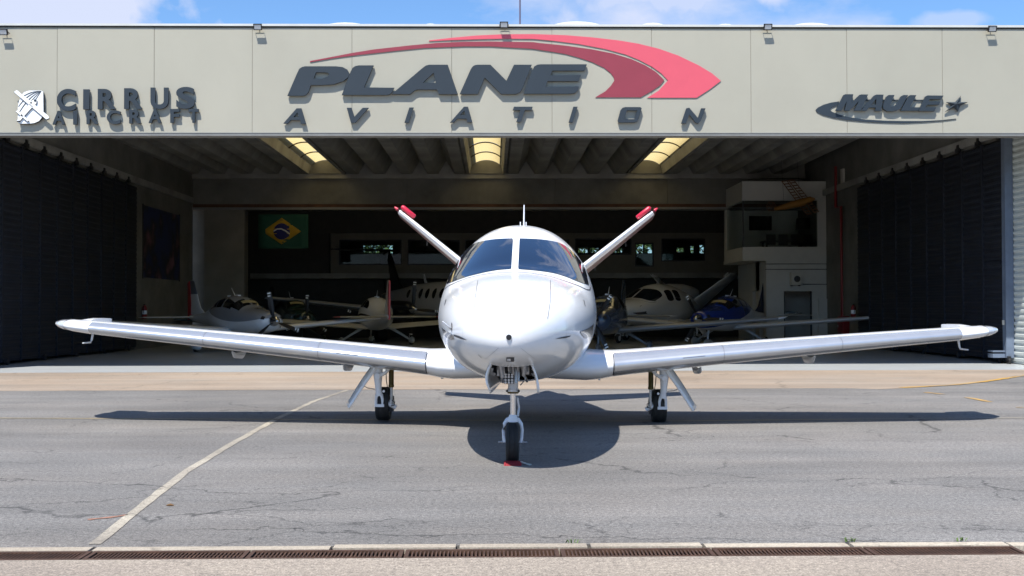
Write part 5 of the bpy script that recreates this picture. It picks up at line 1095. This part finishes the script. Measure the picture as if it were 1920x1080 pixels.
# flag on the cross beam
a, b = P(484, 466, YB - .45), P(578, 402, YB - .45); fw, fh = b.x - a.x, b.z - a.z
fl = thing('flag', 'green flag with yellow rhombus and blue disc hanging from the beam', 'flag', (a.x, YB - .45, a.z))
def flag_sheet(name, poly, m, off):
    mb = MB(); tr_ = geometry.tessellate_polygon([[Vector((x, z, 0)) for x, z in poly]])
    bm = bmesh.new(); vs = [bm.verts.new((x * fw, 0, z * fh)) for x, z in poly]
    for q in tr_: bm.faces.new([vs[i] for i in q])
    bmesh.ops.subdivide_edges(bm, edges=bm.edges, cuts=5, use_grid_fill=True)
    for v in bm.verts: v.co.y = .025 * math.sin(v.co.x * 4.3 + .6) * (1.2 - v.co.z / fh) + .012 * math.sin(v.co.x * 11) - off
    me = bpy.data.meshes.new(name); bm.to_mesh(me); bm.free(); me.materials.append(m); o = bpy.data.objects.new(name, me); C.objects.link(o); o.parent = fl
    me.polygons.foreach_set('use_smooth', [True] * len(me.polygons)); sm = o.modifiers.new('solid', 'SOLIDIFY'); sm.thickness = .002; return o
FG = lambda n, c: mat(n, c, .8)
flag_sheet('field', [(0, 0), (.33, 0), (.66, 0), (1, 0), (1, .5), (1, 1), (.66, 1), (.33, 1), (0, 1), (0, .5)], FG('flag_green', (.01, .075, .05)), 0)
flag_sheet('rhombus', [(.08, .5), (.47, .12), (.86, .5), (.47, .9)], FG('flag_yellow', (.45, .28, .02)), .006)
flag_sheet('disc', [(.47 + .165 * math.cos(k * .314), .5 + .24 * math.sin(k * .314)) for k in range(20)], FG('flag_blue', (.012, .015, .12)), .012)
flag_sheet('band', [(.31, .53), (.38, .59), (.46, .595), (.55, .54), (.63, .45), (.625, .41), (.54, .50), (.46, .555), (.38, .55), (.31, .49)], FG('flag_white', (.6, .6, .6)), .017)
# poster on the left wall
pa_, pb_ = PX(268, 384, XL - .115), PX(336, 404, XL - .115); z0_, z1_ = PX(268, 520, XL - .115).z, PX(268, 384, XL - .115).z
m = mat('poster_print', (.02, .02, .06), .5); t_ = m.node_tree; n_ = N(t_, 'ShaderNodeTexNoise'); n_.inputs['Scale'].default_value = 1.1; n_.inputs['Detail'].default_value = 3; tcn = N(t_, 'ShaderNodeTexCoord'); t_.links.new(tcn.outputs['Object'], n_.inputs['Vector'])
r_ = N(t_, 'ShaderNodeValToRGB'); r_.color_ramp.elements[0].position = .42; r_.color_ramp.elements[0].color = (.015, .025, .10, 1); r_.color_ramp.elements[1].position = .70; r_.color_ramp.elements[1].color = (.22, .10, .13, 1)
e_ = r_.color_ramp.elements.new(.55); e_.color = (.012, .012, .014, 1); t_.links.new(n_.outputs['Fac'], r_.inputs['Fac']); t_.links.new(r_.outputs['Color'], t_.nodes['Principled BSDF'].inputs['Base Color'])
po = thing('poster', 'large dark blue poster on the left concrete wall', 'poster', (XL - .118, (pa_.y + pb_.y) / 2, z0_)); hy = abs(pb_.y - pa_.y) / 2
box('print', (0, -hy, 0), (.02, hy, z1_ - z0_), m, po); MB().box((0, -hy - .04, -.04), (.03, -hy - .001, z1_ - z0_ + .04)).box((0, hy + .001, -.04), (.03, hy + .04, z1_ - z0_ + .04)).build('edge_strip', M['black'], po)
